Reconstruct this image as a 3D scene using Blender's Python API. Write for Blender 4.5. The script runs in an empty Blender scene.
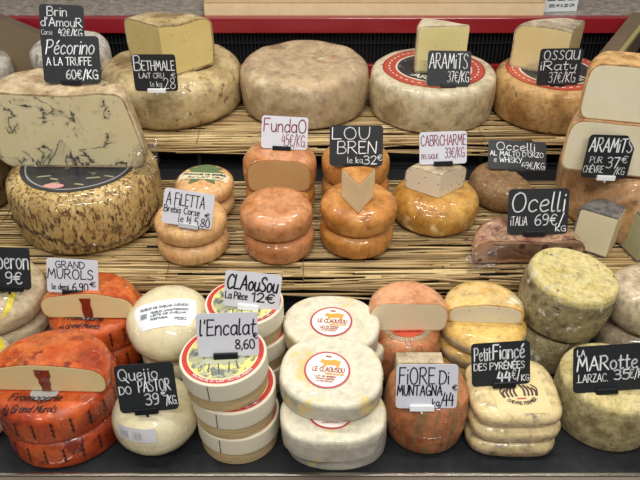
import bpy, bmesh, math, random
from mathutils import Vector, Matrix, noise
random.seed(7)
PI = math.pi
SC = bpy.context.scene
COL = SC.collection
R = math.radians

# ------------------------------------------------------------------ camera
CAMZ, PITCH, FPX = 0.77, R(32), 659.0
FWD = Vector((0, math.cos(PITCH), -math.sin(PITCH)))
UP = Vector((0, math.sin(PITCH), math.cos(PITCH)))
cam_data = bpy.data.cameras.new('camera'); cam = bpy.data.objects.new('camera', cam_data); COL.objects.link(cam)
cam.location = (0, 0, CAMZ); cam.rotation_euler = (PI/2-PITCH, 0, 0)
cam_data.sensor_width = 36; cam_data.lens = FPX/640*36; cam_data.clip_start = 0.02
SC.camera = cam

# shelves: (height at front, y of front, slope)
TRAY = (0.0, 0.0, 0.0)
MID = (0.105, 0.95, 0.087)
TOP = (0.19, 1.33, 0.07)
def hit(px, py, sh, off=0.0):
    d = FWD*FPX + Vector((1, 0, 0))*(px-320) + UP*(240-py)
    z0, y0, s = sh
    t = (z0+off-s*y0-CAMZ)/(d.z-s*d.y)
    return Vector((0, 0, CAMZ)) + d*t
def depth(p): return (p-Vector((0, 0, CAMZ))).dot(FWD)
def seat(px, py, w, sh, off=0.0, aspect=1.0):
    f = hit(px, py, sh, off); r = 0.05
    for _ in range(12):
        c = Vector((f.x, f.y+r*aspect, f.z)); r = w/2*depth(c)/FPX
    y = f.y+r*aspect; dd = depth(Vector((0, y, f.z)))
    return Vector(((px-320)*dd/FPX, y, sh[0]+off+sh[2]*(y-sh[1]))), r

# ------------------------------------------------------------------ materials
def lin(h):
    h = h.lstrip('#'); o = []
    for i in (0, 2, 4):
        c = int(h[i:i+2], 16)/255
        o.append(c/12.92 if c <= 0.04045 else ((c+0.055)/1.055)**2.4)
    return tuple(o)+(1,)
class NM:
    def __init__(s, name):
        s.m = bpy.data.materials.new(name); s.m.use_nodes = True
        s.t = s.m.node_tree; s.b = s.t.nodes['Principled BSDF']
    def n(s, ty, **kw):
        x = s.t.nodes.new(ty)
        for k, v in kw.items():
            if k in x.inputs: x.inputs[k].default_value = v
            else: setattr(x, k, v)
        return x
    def l(s, a, b): s.t.links.new(a, b)
def ramp(nm, fac, stops, interp='LINEAR'):
    r = nm.n('ShaderNodeValToRGB'); r.color_ramp.interpolation = interp
    e = r.color_ramp.elements
    e[0].position = stops[0][0]; e[1].position = stops[-1][0]
    for p, c in stops[1:-1]: e.new(p)
    for i, (p, c) in enumerate(stops): e[i].color = lin(c) if isinstance(c, str) else (c, c, c, 1)
    nm.l(fac, r.inputs[0]); return r.outputs[0]
def mix(nm, f, a, b):
    m = nm.n('ShaderNodeMix', data_type='RGBA')
    for s_, v in ((m.inputs[0], f), (m.inputs[6], a), (m.inputs[7], b)):
        if isinstance(v, (int, float)): s_.default_value = v
        elif isinstance(v, str): s_.default_value = lin(v)
        else: nm.l(v, s_)
    return m.outputs[2]
def coords(nm, scale=(1, 1, 1), rnd=True):
    tc = nm.n('ShaderNodeTexCoord'); mp = nm.n('ShaderNodeMapping')
    nm.l(tc.outputs['Object'], mp.inputs[0]); mp.inputs['Scale'].default_value = scale
    if rnd:
        oi = nm.n('ShaderNodeObjectInfo'); ml = nm.n('ShaderNodeMath', operation='MULTIPLY'); ml.inputs[1].default_value = 13
        nm.l(oi.outputs['Random'], ml.inputs[0]); nm.l(ml.outputs[0], mp.inputs['Location'])
    return mp.outputs[0]
def nz(nm, vec, scale, detail=4, rough=0.6, dist=0.0):
    n = nm.n('ShaderNodeTexNoise', Scale=scale, Detail=detail, Roughness=rough, Distortion=dist)
    nm.l(vec, n.inputs['Vector']); return n.outputs['Fac']
def bump(nm, h, strength, dist, to='Normal', prev=None):
    b = nm.n('ShaderNodeBump', Strength=strength, Distance=dist); nm.l(h, b.inputs['Height'])
    if prev: nm.l(prev, b.inputs['Normal'])
    nm.l(b.outputs[0], nm.b.inputs[to]); return b.outputs[0]
def plain(name, c, rough=0.6, metal=0.0, coat=0.0):
    nm = NM(name); nm.b.inputs['Base Color'].default_value = lin(c); nm.b.inputs['Roughness'].default_value = rough
    nm.b.inputs['Metallic'].default_value = metal; nm.b.inputs['Coat Weight'].default_value = coat
    nm.b.inputs['Coat Roughness'].default_value = 0.1
    return nm.m
def rind(name, cs, sc=30, rough=0.6, bm=0.3, bsc=150, film=0.0, spots=None, stretch=(1, 1, 1), top=None, sss=0.0, pos=(0.36, 0.64), mott=0.36):
    """cheese rind: noise between colours; spots=(colour, scale, threshold, stretch); top=(colours, z, width); film=coat of shrink wrap"""
    nm = NM(name)
    v = coords(nm, stretch)
    n = len(cs); st = [(pos[0]+(pos[1]-pos[0])*i/(n-1), c) for i, c in enumerate(cs)]
    c = ramp(nm, nz(nm, v, sc, 6, 0.65), st)
    if top:
        tcs, z0, wd = top
        tst = [(0.3+0.4*i/(len(tcs)-1), k) for i, k in enumerate(tcs)]
        ct = ramp(nm, nz(nm, coords(nm), sc*1.3, 8, 0.75), tst)
        tc = nm.n('ShaderNodeTexCoord'); sx = nm.n('ShaderNodeSeparateXYZ'); nm.l(tc.outputs['Object'], sx.inputs[0])
        nn = nm.n('ShaderNodeMath', operation='MULTIPLY_ADD'); nm.l(nz(nm, v, 60), nn.inputs[0]); nn.inputs[1].default_value = wd*2
        nm.l(sx.outputs[2], nn.inputs[2])
        mr = nm.n('ShaderNodeMapRange'); nm.l(nn.outputs[0], mr.inputs[0]); mr.inputs[1].default_value = z0; mr.inputs[2].default_value = z0+wd*1.5
        c = mix(nm, mr.outputs[0], c, ct)
    if spots:
        for sp in (spots if isinstance(spots, list) else [spots]):
            sv = coords(nm, sp[3] if len(sp) > 3 else (1, 1, 1))
            f = ramp(nm, nz(nm, sv, sp[1], 5, 0.6), [(sp[2], 0.0), (sp[2]+0.06, 1.0)])
            c = mix(nm, f, c, sp[0])
    if mott:
        mo = ramp(nm, nz(nm, v, sc*4.5, 6, 0.75), [(.36, 1-mott), (.5, 0.97), (.64, 1.0+mott*.35)])
        mm_ = nm.n('ShaderNodeMix', data_type='RGBA', blend_type='MULTIPLY'); mm_.inputs[0].default_value = 1.0
        nm.l(c, mm_.inputs[6]); nm.l(mo, mm_.inputs[7]); c = mm_.outputs[2]
    nm.l(c, nm.b.inputs['Base Color'])
    nm.b.inputs['Roughness'].default_value = rough
    nm.b.inputs['Specular IOR Level'].default_value = 0.35
    bump(nm, nz(nm, v, bsc, 6, 0.7), bm, 0.003)
    if film:
        nm.b.inputs['Coat Weight'].default_value = film; nm.b.inputs['Coat Roughness'].default_value = 0.05
        wv = coords(nm, (1, 1, 0.35))
        n1 = nz(nm, wv, 26, 3, 0.5, 1.6)
        sb = nm.n('ShaderNodeMath', operation='SUBTRACT'); nm.l(n1, sb.inputs[0]); sb.inputs[1].default_value = .5
        ab = nm.n('ShaderNodeMath', operation='ABSOLUTE'); nm.l(sb.outputs[0], ab.inputs[0])
        cr = ramp(nm, ab.outputs[0], [(0.0, 1.0), (.02, .3), (.06, 0.0)])
        n2 = nz(nm, wv, 12, 3, .5)
        ma = nm.n('ShaderNodeMath', operation='MULTIPLY_ADD'); nm.l(n2, ma.inputs[0]); ma.inputs[1].default_value = 2.0; nm.l(cr, ma.inputs[2])
        nn = ma.outputs[0]
        bump(nm, nn, 1.0, 0.005, 'Coat Normal')
    if sss:
        nm.b.inputs['Subsurface Weight'].default_value = sss; nm.b.inputs['Subsurface Radius'].default_value = (0.01, 0.006, 0.003)
        nm.b.inputs['Subsurface Scale'].default_value = 0.5
    return nm.m
def pastemat(name, c1, c2, holes=None, film=0.25, veins=False, ring=None):
    nm = NM(name); v = coords(nm)
    c = ramp(nm, nz(nm, v, 14, 3), [(0.3, c1), (0.7, c2)])
    if holes:
        vo = nm.n('ShaderNodeTexVoronoi', Scale=holes[1]); nm.l(v, vo.inputs['Vector'])
        f = ramp(nm, vo.outputs['Distance'], [(holes[2], 1.0), (holes[2]+0.05, 0.0)])
        c = mix(nm, f, c, holes[0])
    if veins:
        def line(sc, w, off, thr):
            mp = nm.n('ShaderNodeVectorMath', operation='ADD'); nm.l(v, mp.inputs[0]); mp.inputs[1].default_value = (off, off*.7, off*.3)
            a = nz(nm, mp.outputs[0], sc, 5, 0.55, 0.7)
            sb = nm.n('ShaderNodeMath', operation='SUBTRACT'); nm.l(a, sb.inputs[0]); sb.inputs[1].default_value = .5
            ab = nm.n('ShaderNodeMath', operation='ABSOLUTE'); nm.l(sb.outputs[0], ab.inputs[0])
            f = ramp(nm, ab.outputs[0], [(0.0, 1.0), (w*.5, .8), (w, 0.0)])
            h_ = ramp(nm, ab.outputs[0], [(0.0, .45), (w*4, 0.0)])
            k = ramp(nm, nz(nm, mp.outputs[0], 21, 2), [(thr, 0.0), (thr+.06, 1.0)])
            o = []
            for q in (f, h_):
                m_ = nm.n('ShaderNodeMath', operation='MULTIPLY'); nm.l(q, m_.inputs[0]); nm.l(k, m_.inputs[1]); o.append(m_.outputs[0])
            return o
        for args in ((6, .008, 0, .44), (10, .010, 4.1, .5), (6, .007, 9.7, .46)):
            f, h_ = line(*args)
            c = mix(nm, h_, c, '#8f8b80'); c = mix(nm, f, c, '#25252c')
        sp = ramp(nm, nz(nm, v, 110, 4), [(0.66, 0.0), (0.7, 0.8)])
        c = mix(nm, sp, c, '#6b675f')
    nm.l(c, nm.b.inputs['Base Color']); nm.b.inputs['Roughness'].default_value = 0.45
    nm.b.inputs['Subsurface Weight'].default_value = 0.25; nm.b.inputs['Subsurface Radius'].default_value = (0.01, 0.007, 0.003); nm.b.inputs['Subsurface Scale'].default_value = 0.4
    bump(nm, nz(nm, v, 90, 4), 0.12, 0.003)
    if film:
        nm.b.inputs['Coat Weight'].default_value = film; nm.b.inputs['Coat Roughness'].default_value = 0.15
        bump(nm, nz(nm, v, 22, 4, 0.6, 1.5), 0.6, 0.003, 'Coat Normal')
    return nm.m
def ringmat(name, bands, pic=None):
    """printed round label: bands=[(radius, colour)...] from the centre out; pic=(scale, threshold, colour, max radius)"""
    nm = NM(name); tc = nm.n('ShaderNodeTexCoord'); mp = nm.n('ShaderNodeMapping'); mp.inputs['Scale'].default_value = (1, 1, 0)
    nm.l(tc.outputs['Object'], mp.inputs[0])
    ln = nm.n('ShaderNodeVectorMath', operation='LENGTH'); nm.l(mp.outputs[0], ln.inputs[0])
    ml = nm.n('ShaderNodeMath', operation='MULTIPLY'); ml.inputs[1].default_value = 5; nm.l(ln.outputs['Value'], ml.inputs[0])
    st = [(0.0, bands[0][1])]
    for i in range(1, len(bands)): st.append((bands[i-1][0]*5, bands[i][1]))
    c = ramp(nm, ml.outputs[0], st, 'CONSTANT')
    if pic:
        v = coords(nm, (1, 1, 1), False)
        for sc, th, colr, rmax in pic:
            f = ramp(nm, nz(nm, v, sc, 5, 0.7, 0.6), [(th, 0.0), (th+0.03, 0.85)])
            k = nm.n('ShaderNodeMath', operation='LESS_THAN'); nm.l(ln.outputs['Value'], k.inputs[0]); k.inputs[1].default_value = rmax
            m2 = nm.n('ShaderNodeMath', operation='MULTIPLY'); nm.l(f, m2.inputs[0]); nm.l(k.outputs[0], m2.inputs[1])
            c = mix(nm, m2.outputs[0], c, colr)
    nm.l(c, nm.b.inputs['Base Color']); nm.b.inputs['Roughness'].default_value = 0.4
    nm.b.inputs['Coat Weight'].default_value = 0.3
    return nm.m
def filmmat():
    nm = NM('clear_plastic_film'); nt = nm.t
    tr = nm.n('ShaderNodeBsdfTransparent'); gl = nm.n('ShaderNodeBsdfGlossy'); gl.inputs['Roughness'].default_value = 0.12
    gl.inputs['Color'].default_value = (0.95, 0.97, 1, 1); tr.inputs['Color'].default_value = (0.93, 0.94, 0.95, 1)
    fr = nm.n('ShaderNodeFresnel'); fr.inputs['IOR'].default_value = 1.5
    b = nm.n('ShaderNodeBump', Strength=0.6, Distance=0.01); nm.l(nz(nm, coords(nm), 40, 4, 0.6, 1.5), b.inputs['Height'])
    nm.l(b.outputs[0], gl.inputs['Normal']); nm.l(b.outputs[0], fr.inputs['Normal'])
    ad = nm.n('ShaderNodeMath', operation='ADD'); nm.l(fr.outputs[0], ad.inputs[0]); ad.inputs[1].default_value = 0.08
    ms = nm.n('ShaderNodeMixShader'); nm.l(ad.outputs[0], ms.inputs[0]); nm.l(tr.outputs[0], ms.inputs[1]); nm.l(gl.outputs[0], ms.inputs[2])
    nm.l(ms.outputs[0], nt.nodes['Material Output'].inputs['Surface']); return nm.m
FILM = filmmat()

# ------------------------------------------------------------------ objects
def obj(name, bm, m, parent=None, smooth=None):
    me = bpy.data.meshes.new(name)
    if smooth is not None:
        for f in bm.faces: f.smooth = smooth
    bm.normal_update(); bm.to_mesh(me); bm.free()
    for x in (m if isinstance(m, (list, tuple)) else [m]): me.materials.append(x)
    o = bpy.data.objects.new(name, me); COL.objects.link(o)
    if parent: o.parent = parent
    return o
def tag(o, label, cat, group=None):
    o['label'] = label; o['category'] = cat
    if group: o['group'] = group
    return o
def thing(name, label, cat, group=None, M=None):
    o = bpy.data.objects.new(name, None); COL.objects.link(o); o.empty_display_size = 0.02
    if M: o.matrix_basis = M
    return tag(o, label, cat, group)
def box(bm, x0, x1, y0, y1, z0, z1, bev=0.0):
    r = bmesh.ops.create_cube(bm, size=1)
    bmesh.ops.transform(bm, matrix=Matrix.Translation(((x0+x1)/2, (y0+y1)/2, (z0+z1)/2)) @ Matrix.Diagonal((x1-x0, y1-y0, z1-z0, 1)), verts=r['verts'])
    if bev:
        es = {e for v in r['verts'] for e in v.link_edges}
        bmesh.ops.bevel(bm, geom=list(es), offset=bev, segments=2, affect='EDGES', profile=0.5)
    return bm
def nbox(*a, **k): return box(bmesh.new(), *a, **k)

class Wheel:
    def __init__(s, r, h, er=0.01, ez=None, bulge=0.0, dish=0.0, wob=0.012, wz=0.0015, seed=0, sx=1, sy=1, sq=0, f=18, eb=0.45):
        s.eb = eb
        s.r, s.h, s.seed, s.bulge, s.dish, s.wob, s.wz, s.sx, s.sy, s.sq, s.f = r, h, seed*7.31, bulge, dish, wob, wz, sx, sy, sq, f
        s.a = min(er, r*0.95); s.b = min(ez if ez else er, h*0.499); s.rr = r-bulge
    def k(s, th, z):
        c, n = math.cos(th), math.sin(th)
        q = 1.0
        if s.sq: q = (abs(c)**s.sq+abs(n)**s.sq)**(-1/s.sq)
        return q*(1+s.wob*noise.noise(Vector((c*1.6+s.seed, n*1.6, z*14)))+s.wob*0.5*noise.noise(Vector((c*5, n*5+s.seed, z*40))))
    def zd(s, x, y): return s.wz*noise.noise(Vector((x*s.f, y*s.f, s.seed)))*2
    def pos(s, rho, th, z, k=None):
        kk = s.k(th, z) if k is None else k
        x, y = rho*kk*math.cos(th)*s.sx, rho*kk*math.sin(th)*s.sy
        return Vector((x, y, z+s.zd(x, y)*min(1, max(0, z/s.h))))
    def ztop(s, rho):
        e = s.rr-s.a
        if rho <= e: return s.h-s.dish*(1-(rho/max(e, 1e-5))**2)
        t = min(1, (rho-e)/s.a); return s.h-s.b+s.b*math.sqrt(max(0, 1-t*t))
    def surf(s, x, y, eps=0.0009):
        th = math.atan2(y/s.sy, x/s.sx); rho = math.hypot(x/s.sx, y/s.sy)/s.k(th, s.h)
        return Vector((x, y, s.ztop(rho)+s.zd(x, y)+eps))
    def side(s, th, z, eps=0.0009):
        return s.pos(s.rr+s.bulge*math.sin(PI*min(1, max(0, z/s.h)))+eps, th, z)
    def mesh(s, inset=0.0, seg=72, cuts=(), push=0.0):
        r, h, a, b = s.rr-inset, s.h-2*inset, max(s.a-inset, 0.002), max(s.b-inset, 0.002)
        pr = []
        e = r-a
        a2, b2 = a*s.eb, min(b*s.eb, h*.49); e2 = r-a2
        for i in range(4): pr.append((e2*i/4, 0))
        for i in range(7):
            t = PI/2*i/6; pr.append((e2+a2*math.sin(t), b2-b2*math.cos(t)))
        for i in range(1, 5): pr.append((r, b2+(h-b-b2)*i/5))
        for i in range(7):
            t = PI/2*i/6; pr.append((e+a*math.cos(t), h-b+b*math.sin(t)))
        for i in range(7, -1, -1):
            q = e*i/8; pr.append((q, h-s.dish*(1-(q/e)**2)))
        bm = bmesh.new(); rings = []
        for (q, z) in pr:
            z2 = z+inset
            q2 = q+(s.bulge*math.sin(PI*min(1, max(0, z2/s.h))) if q > min(e, e2)*0.999 else 0)
            if q < 1e-6: rings.append([bm.verts.new(s.pos(0, 0, z2))])
            else: rings.append([bm.verts.new(s.pos(q2, 2*PI*j/seg, z2)) for j in range(seg)])
        for A, B in zip(rings, rings[1:]):
            for j in range(seg):
                k2 = (j+1) % seg
                if len(A) == 1: bm.faces.new((A[0], B[k2], B[j]))
                elif len(B) == 1: bm.faces.new((A[j], A[k2], B[0]))
                else: bm.faces.new((A[j], A[k2], B[k2], B[j]))
        for f in bm.faces: f.smooth = True
        for (nx, ny, d) in cuts:
            bmesh.ops.bisect_plane(bm, geom=bm.verts[:]+bm.edges[:]+bm.faces[:], plane_co=(nx*(d+push), ny*(d+push), 0), plane_no=(nx, ny, 0), clear_outer=True)
            be = [e_ for e_ in bm.edges if e_.is_boundary]
            for e_ in be: e_.smooth = False
            nf = bmesh.ops.holes_fill(bm, edges=be, sides=0)['faces']
            for f in nf: f.smooth = False
            bmesh.ops.triangulate(bm, faces=nf)
        bmesh.ops.recalc_face_normals(bm, faces=bm.faces[:])
        return bm

def put(c, sh, z=0.0, dx=0, dy=0, tx=0, ty=0, rz=0, h=0.0):
    """matrix of a thing lying on shelf sh with its base z above the shelf point c"""
    S = Matrix.Rotation(math.atan(sh[2]), 4, 'X')
    T = Matrix.Rotation(R(tx), 4, 'X') @ Matrix.Rotation(R(ty), 4, 'Y')
    return Matrix.Translation(c) @ S @ Matrix.Translation((dx, dy, z+h)) @ T @ Matrix.Translation((0, 0, -h)) @ Matrix.Rotation(R(rz), 4, 'Z')

def cheese(name, label, M, W, mat, cuts=(), paste=None, t=0.004, group=None, cat='cheese', parts=False):
    if not cuts and not parts:
        o = obj(name, W.mesh(), mat); o.matrix_basis = M; tag(o, label, cat, group); return o
    root = thing(name, label, cat, group, M)
    obj('rind', W.mesh(cuts=cuts), mat, root)
    if cuts: obj('cut_face', W.mesh(inset=t, cuts=cuts, push=0.0005), paste, root)
    return root
def cone(a_from, a_to, ox=0, oy=0):
    """two cuts keeping the sector between the angles (degrees, < 180 apart) with its tip at (ox,oy)"""
    a, b = R(a_from), R(a_to)
    n1 = (math.sin(a), -math.cos(a)); n2 = (-math.sin(b), math.cos(b))
    return [(n1[0], n1[1], n1[0]*ox+n1[1]*oy), (n2[0], n2[1], n2[0]*ox+n2[1]*oy)]

# patches that follow a wheel's surface
def disc(W, rad, mp=None, cx=0, cy=0, ex=1, ey=1, rings=7, seg=44, eps=0.0009):
    bm = bmesh.new(); mp = mp or (lambda x, y: W.surf(x, y, eps))
    prev = [bm.verts.new(mp(cx, cy))]
    for i in range(1, rings+1):
        cur = [bm.verts.new(mp(cx+rad*i/rings*ex*math.cos(2*PI*j/seg), cy+rad*i/rings*ey*math.sin(2*PI*j/seg))) for j in range(seg)]
        for j in range(seg):
            k = (j+1) % seg
            if len(prev) == 1: bm.faces.new((prev[0], cur[j], cur[k]))
            else: bm.faces.new((prev[j], cur[j], cur[k], prev[k]))
        prev = cur
    for f in bm.faces: f.smooth = True
    return bm
def grid(mp, u0, u1, v0, v1, nu=10, nv=8):
    bm = bmesh.new(); g = [[bm.verts.new(mp(u0+(u1-u0)*i/nu, v0+(v1-v0)*j/nv)) for i in range(nu+1)] for j in range(nv+1)]
    for j in range(nv):
        for i in range(nu): bm.faces.new((g[j][i], g[j][i+1], g[j+1][i+1], g[j+1][i]))
    for f in bm.faces: f.smooth = True
    return bm
def rot(mp, deg, cx=0, cy=0):
    c, s = math.cos(R(deg)), math.sin(R(deg))
    return lambda u, v: mp(cx+u*c-v*s, cy+u*s+v*c)

# ------------------------------------------------------------------ hand lettering
GL = {
'A': (.68, "0,0 .36,1 .68,0|.1,.34 .62,.38"), 'B': (.6, "0,0 .03,1|~0,.97 .4,1 .54,.76 .4,.56 .05,.52|~.05,.52 .46,.5 .62,.26 .44,.03 0,0"),
'C': (.6, "~.6,.82 .42,.99 .16,.88 .02,.5 .14,.1 .38,0 .6,.14"), 'D': (.65, "0,0 .03,1|~-.03,.98 .35,.97 .62,.7 .62,.35 .4,.05 0,0"),
'E': (.5, ".5,.98 0,1 .02,0 .52,.02|.02,.52 .42,.54"), 'F': (.52, "0,0 .03,1 .54,1|.03,.54 .42,.56"),
'G': (.66, "~.6,.84 .4,1 .14,.86 .02,.5 .14,.1 .4,0 .62,.14|.34,.44 .64,.44 .62,.0"), 'H': (.6, "0,0 .02,1|.58,0 .6,1|.02,.48 .58,.52"),
'I': (.06, ".03,0 .03,1"), 'J': (.4, "~.38,1 .38,.2 .2,0 0,.14"), 'X': (.6, "0,1 .6,0|.58,1 0,0"), 'K': (.56, "0,0 .02,1|.54,1 .03,.44 .56,0"), 'L': (.5, ".02,1 0,.02 .5,.04"),
'M': (.8, "0,0 .14,1 .4,.35 .68,1 .8,0"), 'N': (.62, "0,0 .04,1 .56,.02 .62,1"),
'O': (.7, "~.35,1 .1,.85 .02,.45 .16,.08 .38,0 .6,.14 .68,.52 .56,.88 .35,1 .28,1"),
'P': (.56, "0,0 .03,1|~-.05,.95 .35,1 .56,.8 .42,.52 .04,.44"), 'Q': (.72, "~.35,1 .1,.85 .02,.45 .16,.1 .38,.04 .6,.16 .68,.52 .56,.88 .35,1|.42,.25 .76,-.2"),
'R': (.62, "0,0 .03,1|~-.04,.97 .38,1 .54,.76 .36,.52 .03,.5|.2,.5 .64,0"), 'S': (.55, "~.54,.84 .34,1 .1,.9 .08,.68 .3,.52 .5,.36 .5,.12 .26,0 0,.12"),
'T': (.62, "0,.97 .64,1|.33,.98 .3,0"), 'U': (.6, "~0,1 .02,.35 .16,.03 .4,.03 .56,.35 .6,1"), 'V': (.6, "0,1 .3,0 .62,1"),
'W': (.85, "0,1 .2,0 .44,.7 .64,0 .86,1"), 'Y': (.6, "0,1 .3,.5|.62,1 .24,-.02"), 'Z': (.55, "0,.98 .55,1 0,0 .58,.02"),
'a': (.46, "~.44,.5 .26,.62 .04,.48 .02,.16 .2,0 .42,.16 .45,.5|.46,.6 .46,.1 .52,0"), 'c': (.42, "~.42,.5 .26,.62 .05,.48 .03,.16 .2,0 .42,.1"),
'b': (.46, "0,1 .02,.02|~.02,.42 .24,.6 .44,.42 .4,.08 .18,0 .02,.1"),
'd': (.46, "~.44,.46 .26,.6 .04,.44 .04,.12 .22,0 .44,.14|.48,1 .46,.0"), 'e': (.44, "~.04,.3 .3,.34 .42,.46 .28,.62 .06,.48 .03,.18 .2,0 .44,.08"),
'g': (.46, "~.44,.5 .26,.62 .04,.48 .04,.2 .22,.06 .44,.22|~.45,.6 .45,0 .36,-.34 .1,-.3"), 'h': (.45, "0,1 0,0|~0,.4 .2,.6 .4,.5 .43,0"),
'i': (.06, ".03,.6 .04,0|.03,.82 .04,.86"), 'j': (.2, "~.14,.6 .14,-.1 .06,-.34 -.12,-.28|.14,.82 .15,.86"), 'k': (.42, "0,1 .01,0|.38,.6 .03,.26 .42,0"),
'l': (.14, "~.02,1 .01,.2 .06,0 .16,.04"), 'm': (.7, "0,.6 0,0|~0,.4 .16,.6 .33,.5 .34,0|~.34,.4 .5,.6 .68,.5 .7,0"), 'n': (.44, "0,.6 0,0|~0,.4 .2,.6 .4,.5 .43,0"),
'o': (.48, "~.24,.62 .04,.5 .02,.2 .2,0 .42,.12 .46,.42 .3,.6 .2,.62"), 'p': (.46, "0,.6 0,-.36|~0,.44 .22,.62 .44,.42 .4,.08 .2,0 .02,.1"),
'q': (.46, "~.44,.5 .26,.62 .04,.46 .04,.14 .22,0 .44,.16|.46,.6 .46,-.36"), 'r': (.34, "0,.6 .01,0|~0,.36 .14,.58 .34,.56"), 's': (.36, "~.36,.54 .2,.62 .06,.5 .18,.34 .34,.2 .24,.02 0,.06"),
't': (.34, "~.16,.95 .14,.2 .22,0 .36,.06|0,.62 .36,.64"), 'u': (.44, "~0,.6 .02,.15 .16,0 .34,.06 .42,.3|.43,.6 .44,0"), 'y': (.44, "~0,.6 .04,.24 .2,.14 .4,.3|~.44,.6 .42,-.05 .3,-.34 .04,-.3"),
'0': (.55, "~.28,1 .06,.85 .01,.45 .12,.06 .3,0 .5,.14 .54,.55 .44,.9 .28,1 .24,1"), '1': (.22, "0,.8 .2,1 .18,0"), '2': (.52, "~0,.78 .2,1 .44,.9 .44,.62 .2,.24 0,0|0,0 .54,.03"),
'3': (.5, "~0,.9 .24,1 .46,.84 .36,.58 .14,.54|~.14,.54 .46,.46 .48,.16 .26,0 0,.08"), '4': (.55, ".2,1 0,.42 .56,.44|.44,.85 .42,0"),
'5': (.5, ".48,1 .08,.98 .04,.56|~.04,.56 .3,.64 .5,.42 .42,.08 .2,0 0,.08"), '6': (.52, "~.44,.98 .16,.8 .01,.4 .1,.06 .3,0 .5,.16 .46,.44 .26,.52 .06,.36"),
'7': (.5, "0,.97 .5,1 .2,0"), '8': (.52, "~.28,.54 .06,.72 .12,.94 .28,1 .46,.9 .44,.68 .26,.52 .03,.3 .08,.06 .28,0 .5,.14 .48,.36 .28,.54"), '9': (.5, "~.46,.7 .3,.5 .06,.56 .04,.86 .26,1 .46,.88 .47,.5 .38,.1 .1,0"),
'€': (.6, "~.58,.84 .4,.98 .18,.86 .1,.5 .2,.12 .42,0 .6,.14|-.04,.6 .44,.62|-.04,.4 .4,.42"), '/': (.4, "0,-.15 .42,1.1"), ',': (.1, ".06,.08 0,-.16"), '.': (.08, ".03,0 .06,.03"),
"'": (.08, ".06,1 .02,.78"), '-': (.3, "0,.4 .3,.42"), ' ': (.25, ""), '½': (.72, "0,.55 .1,1 .08,.4|.0,.1 .6,.9|~.4,.4 .55,.5 .6,.35 .4,0|.4,0 .66,0"),
}
ACC = {'é': ('e', ".16,.74 .36,.95"), 'è': ('e', ".08,.95 .28,.74"), 'É': ('E', ".16,1.1 .4,1.28"), 'È': ('E', ".06,1.28 .3,1.1")}
for k_, (b_, s_) in ACC.items(): GL[k_] = (GL[b_][0], GL[b_][1]+'|'+s_)
def catmull(P, n=5):
    o = []
    for i in range(len(P)-1):
        p0, p1, p2, p3 = P[max(i-1, 0)], P[i], P[i+1], P[min(i+2, len(P)-1)]
        for j in range(n):
            t = j/n
            o.append(tuple(0.5*((2*p1[k])+(-p0[k]+p2[k])*t+(2*p0[k]-5*p1[k]+4*p2[k]-p3[k])*t*t+(-p0[k]+3*p1[k]-3*p2[k]+p3[k])*t**3) for k in (0, 1)))
    o.append(P[-1]); return o
def ribbon(bm, P, w, mp, cap=6):
    P = [p for i, p in enumerate(P) if i == 0 or math.hypot(p[0]-P[i-1][0], p[1]-P[i-1][1]) > 1e-6]
    for a, b in zip(P, P[1:]):
        dx, dy = b[0]-a[0], b[1]-a[1]; L = math.hypot(dx, dy); nx, ny = -dy/L*w/2, dx/L*w/2
        m = max(1, int(L/0.006))
        for i in range(m):
            s, e = i/m, (i+1)/m
            q = [(a[0]+dx*s-nx, a[1]+dy*s-ny), (a[0]+dx*e-nx, a[1]+dy*e-ny), (a[0]+dx*e+nx, a[1]+dy*e+ny), (a[0]+dx*s+nx, a[1]+dy*s+ny)]
            bm.faces.new([bm.verts.new(mp(*u)) for u in q])
    for p in P:
        bm.faces.new([bm.verts.new(mp(p[0]+w/2*math.cos(2*PI*j/cap), p[1]+w/2*math.sin(2*PI*j/cap))) for j in range(cap)])
def write(bm, s, x0, y0, x1, y1, w, mp, slant=0.0):
    assert all(c in GL for c in s), s
    """strokes of the string s fitted to the box (x0,y0)-(x1,y1)"""
    gap = .16; tot = sum(GL[c][0]+gap for c in s)-gap
    kx, ky = (x1-x0)/tot, (y1-y0); x = 0
    for c in s:
        wd, st = GL[c]
        for g in st.split('|'):
            if not g: continue
            sm = g[0] == '~'; P = [tuple(map(float, q.split(','))) for q in g.lstrip('~').split()]
            P = [(x0+(x+p[0])*kx+slant*p[1]*ky, y0+p[1]*ky) for p in P]
            ribbon(bm, catmull(P) if sm and len(P) > 2 else P, w, mp)
        x += wd+gap
def arcmap(mp, rad, cx=0, cy=0, sgn=1):
    """u runs along a circle: sgn 1 = letters on top reading clockwise, -1 = along the bottom edge"""
    def f(u, v):
        if sgn > 0: a = PI/2-u/rad; q = rad+v
        else: a = -PI/2+u/rad; q = rad-v
        return mp(cx+q*math.cos(a), cy+q*math.sin(a))
    return f

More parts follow.
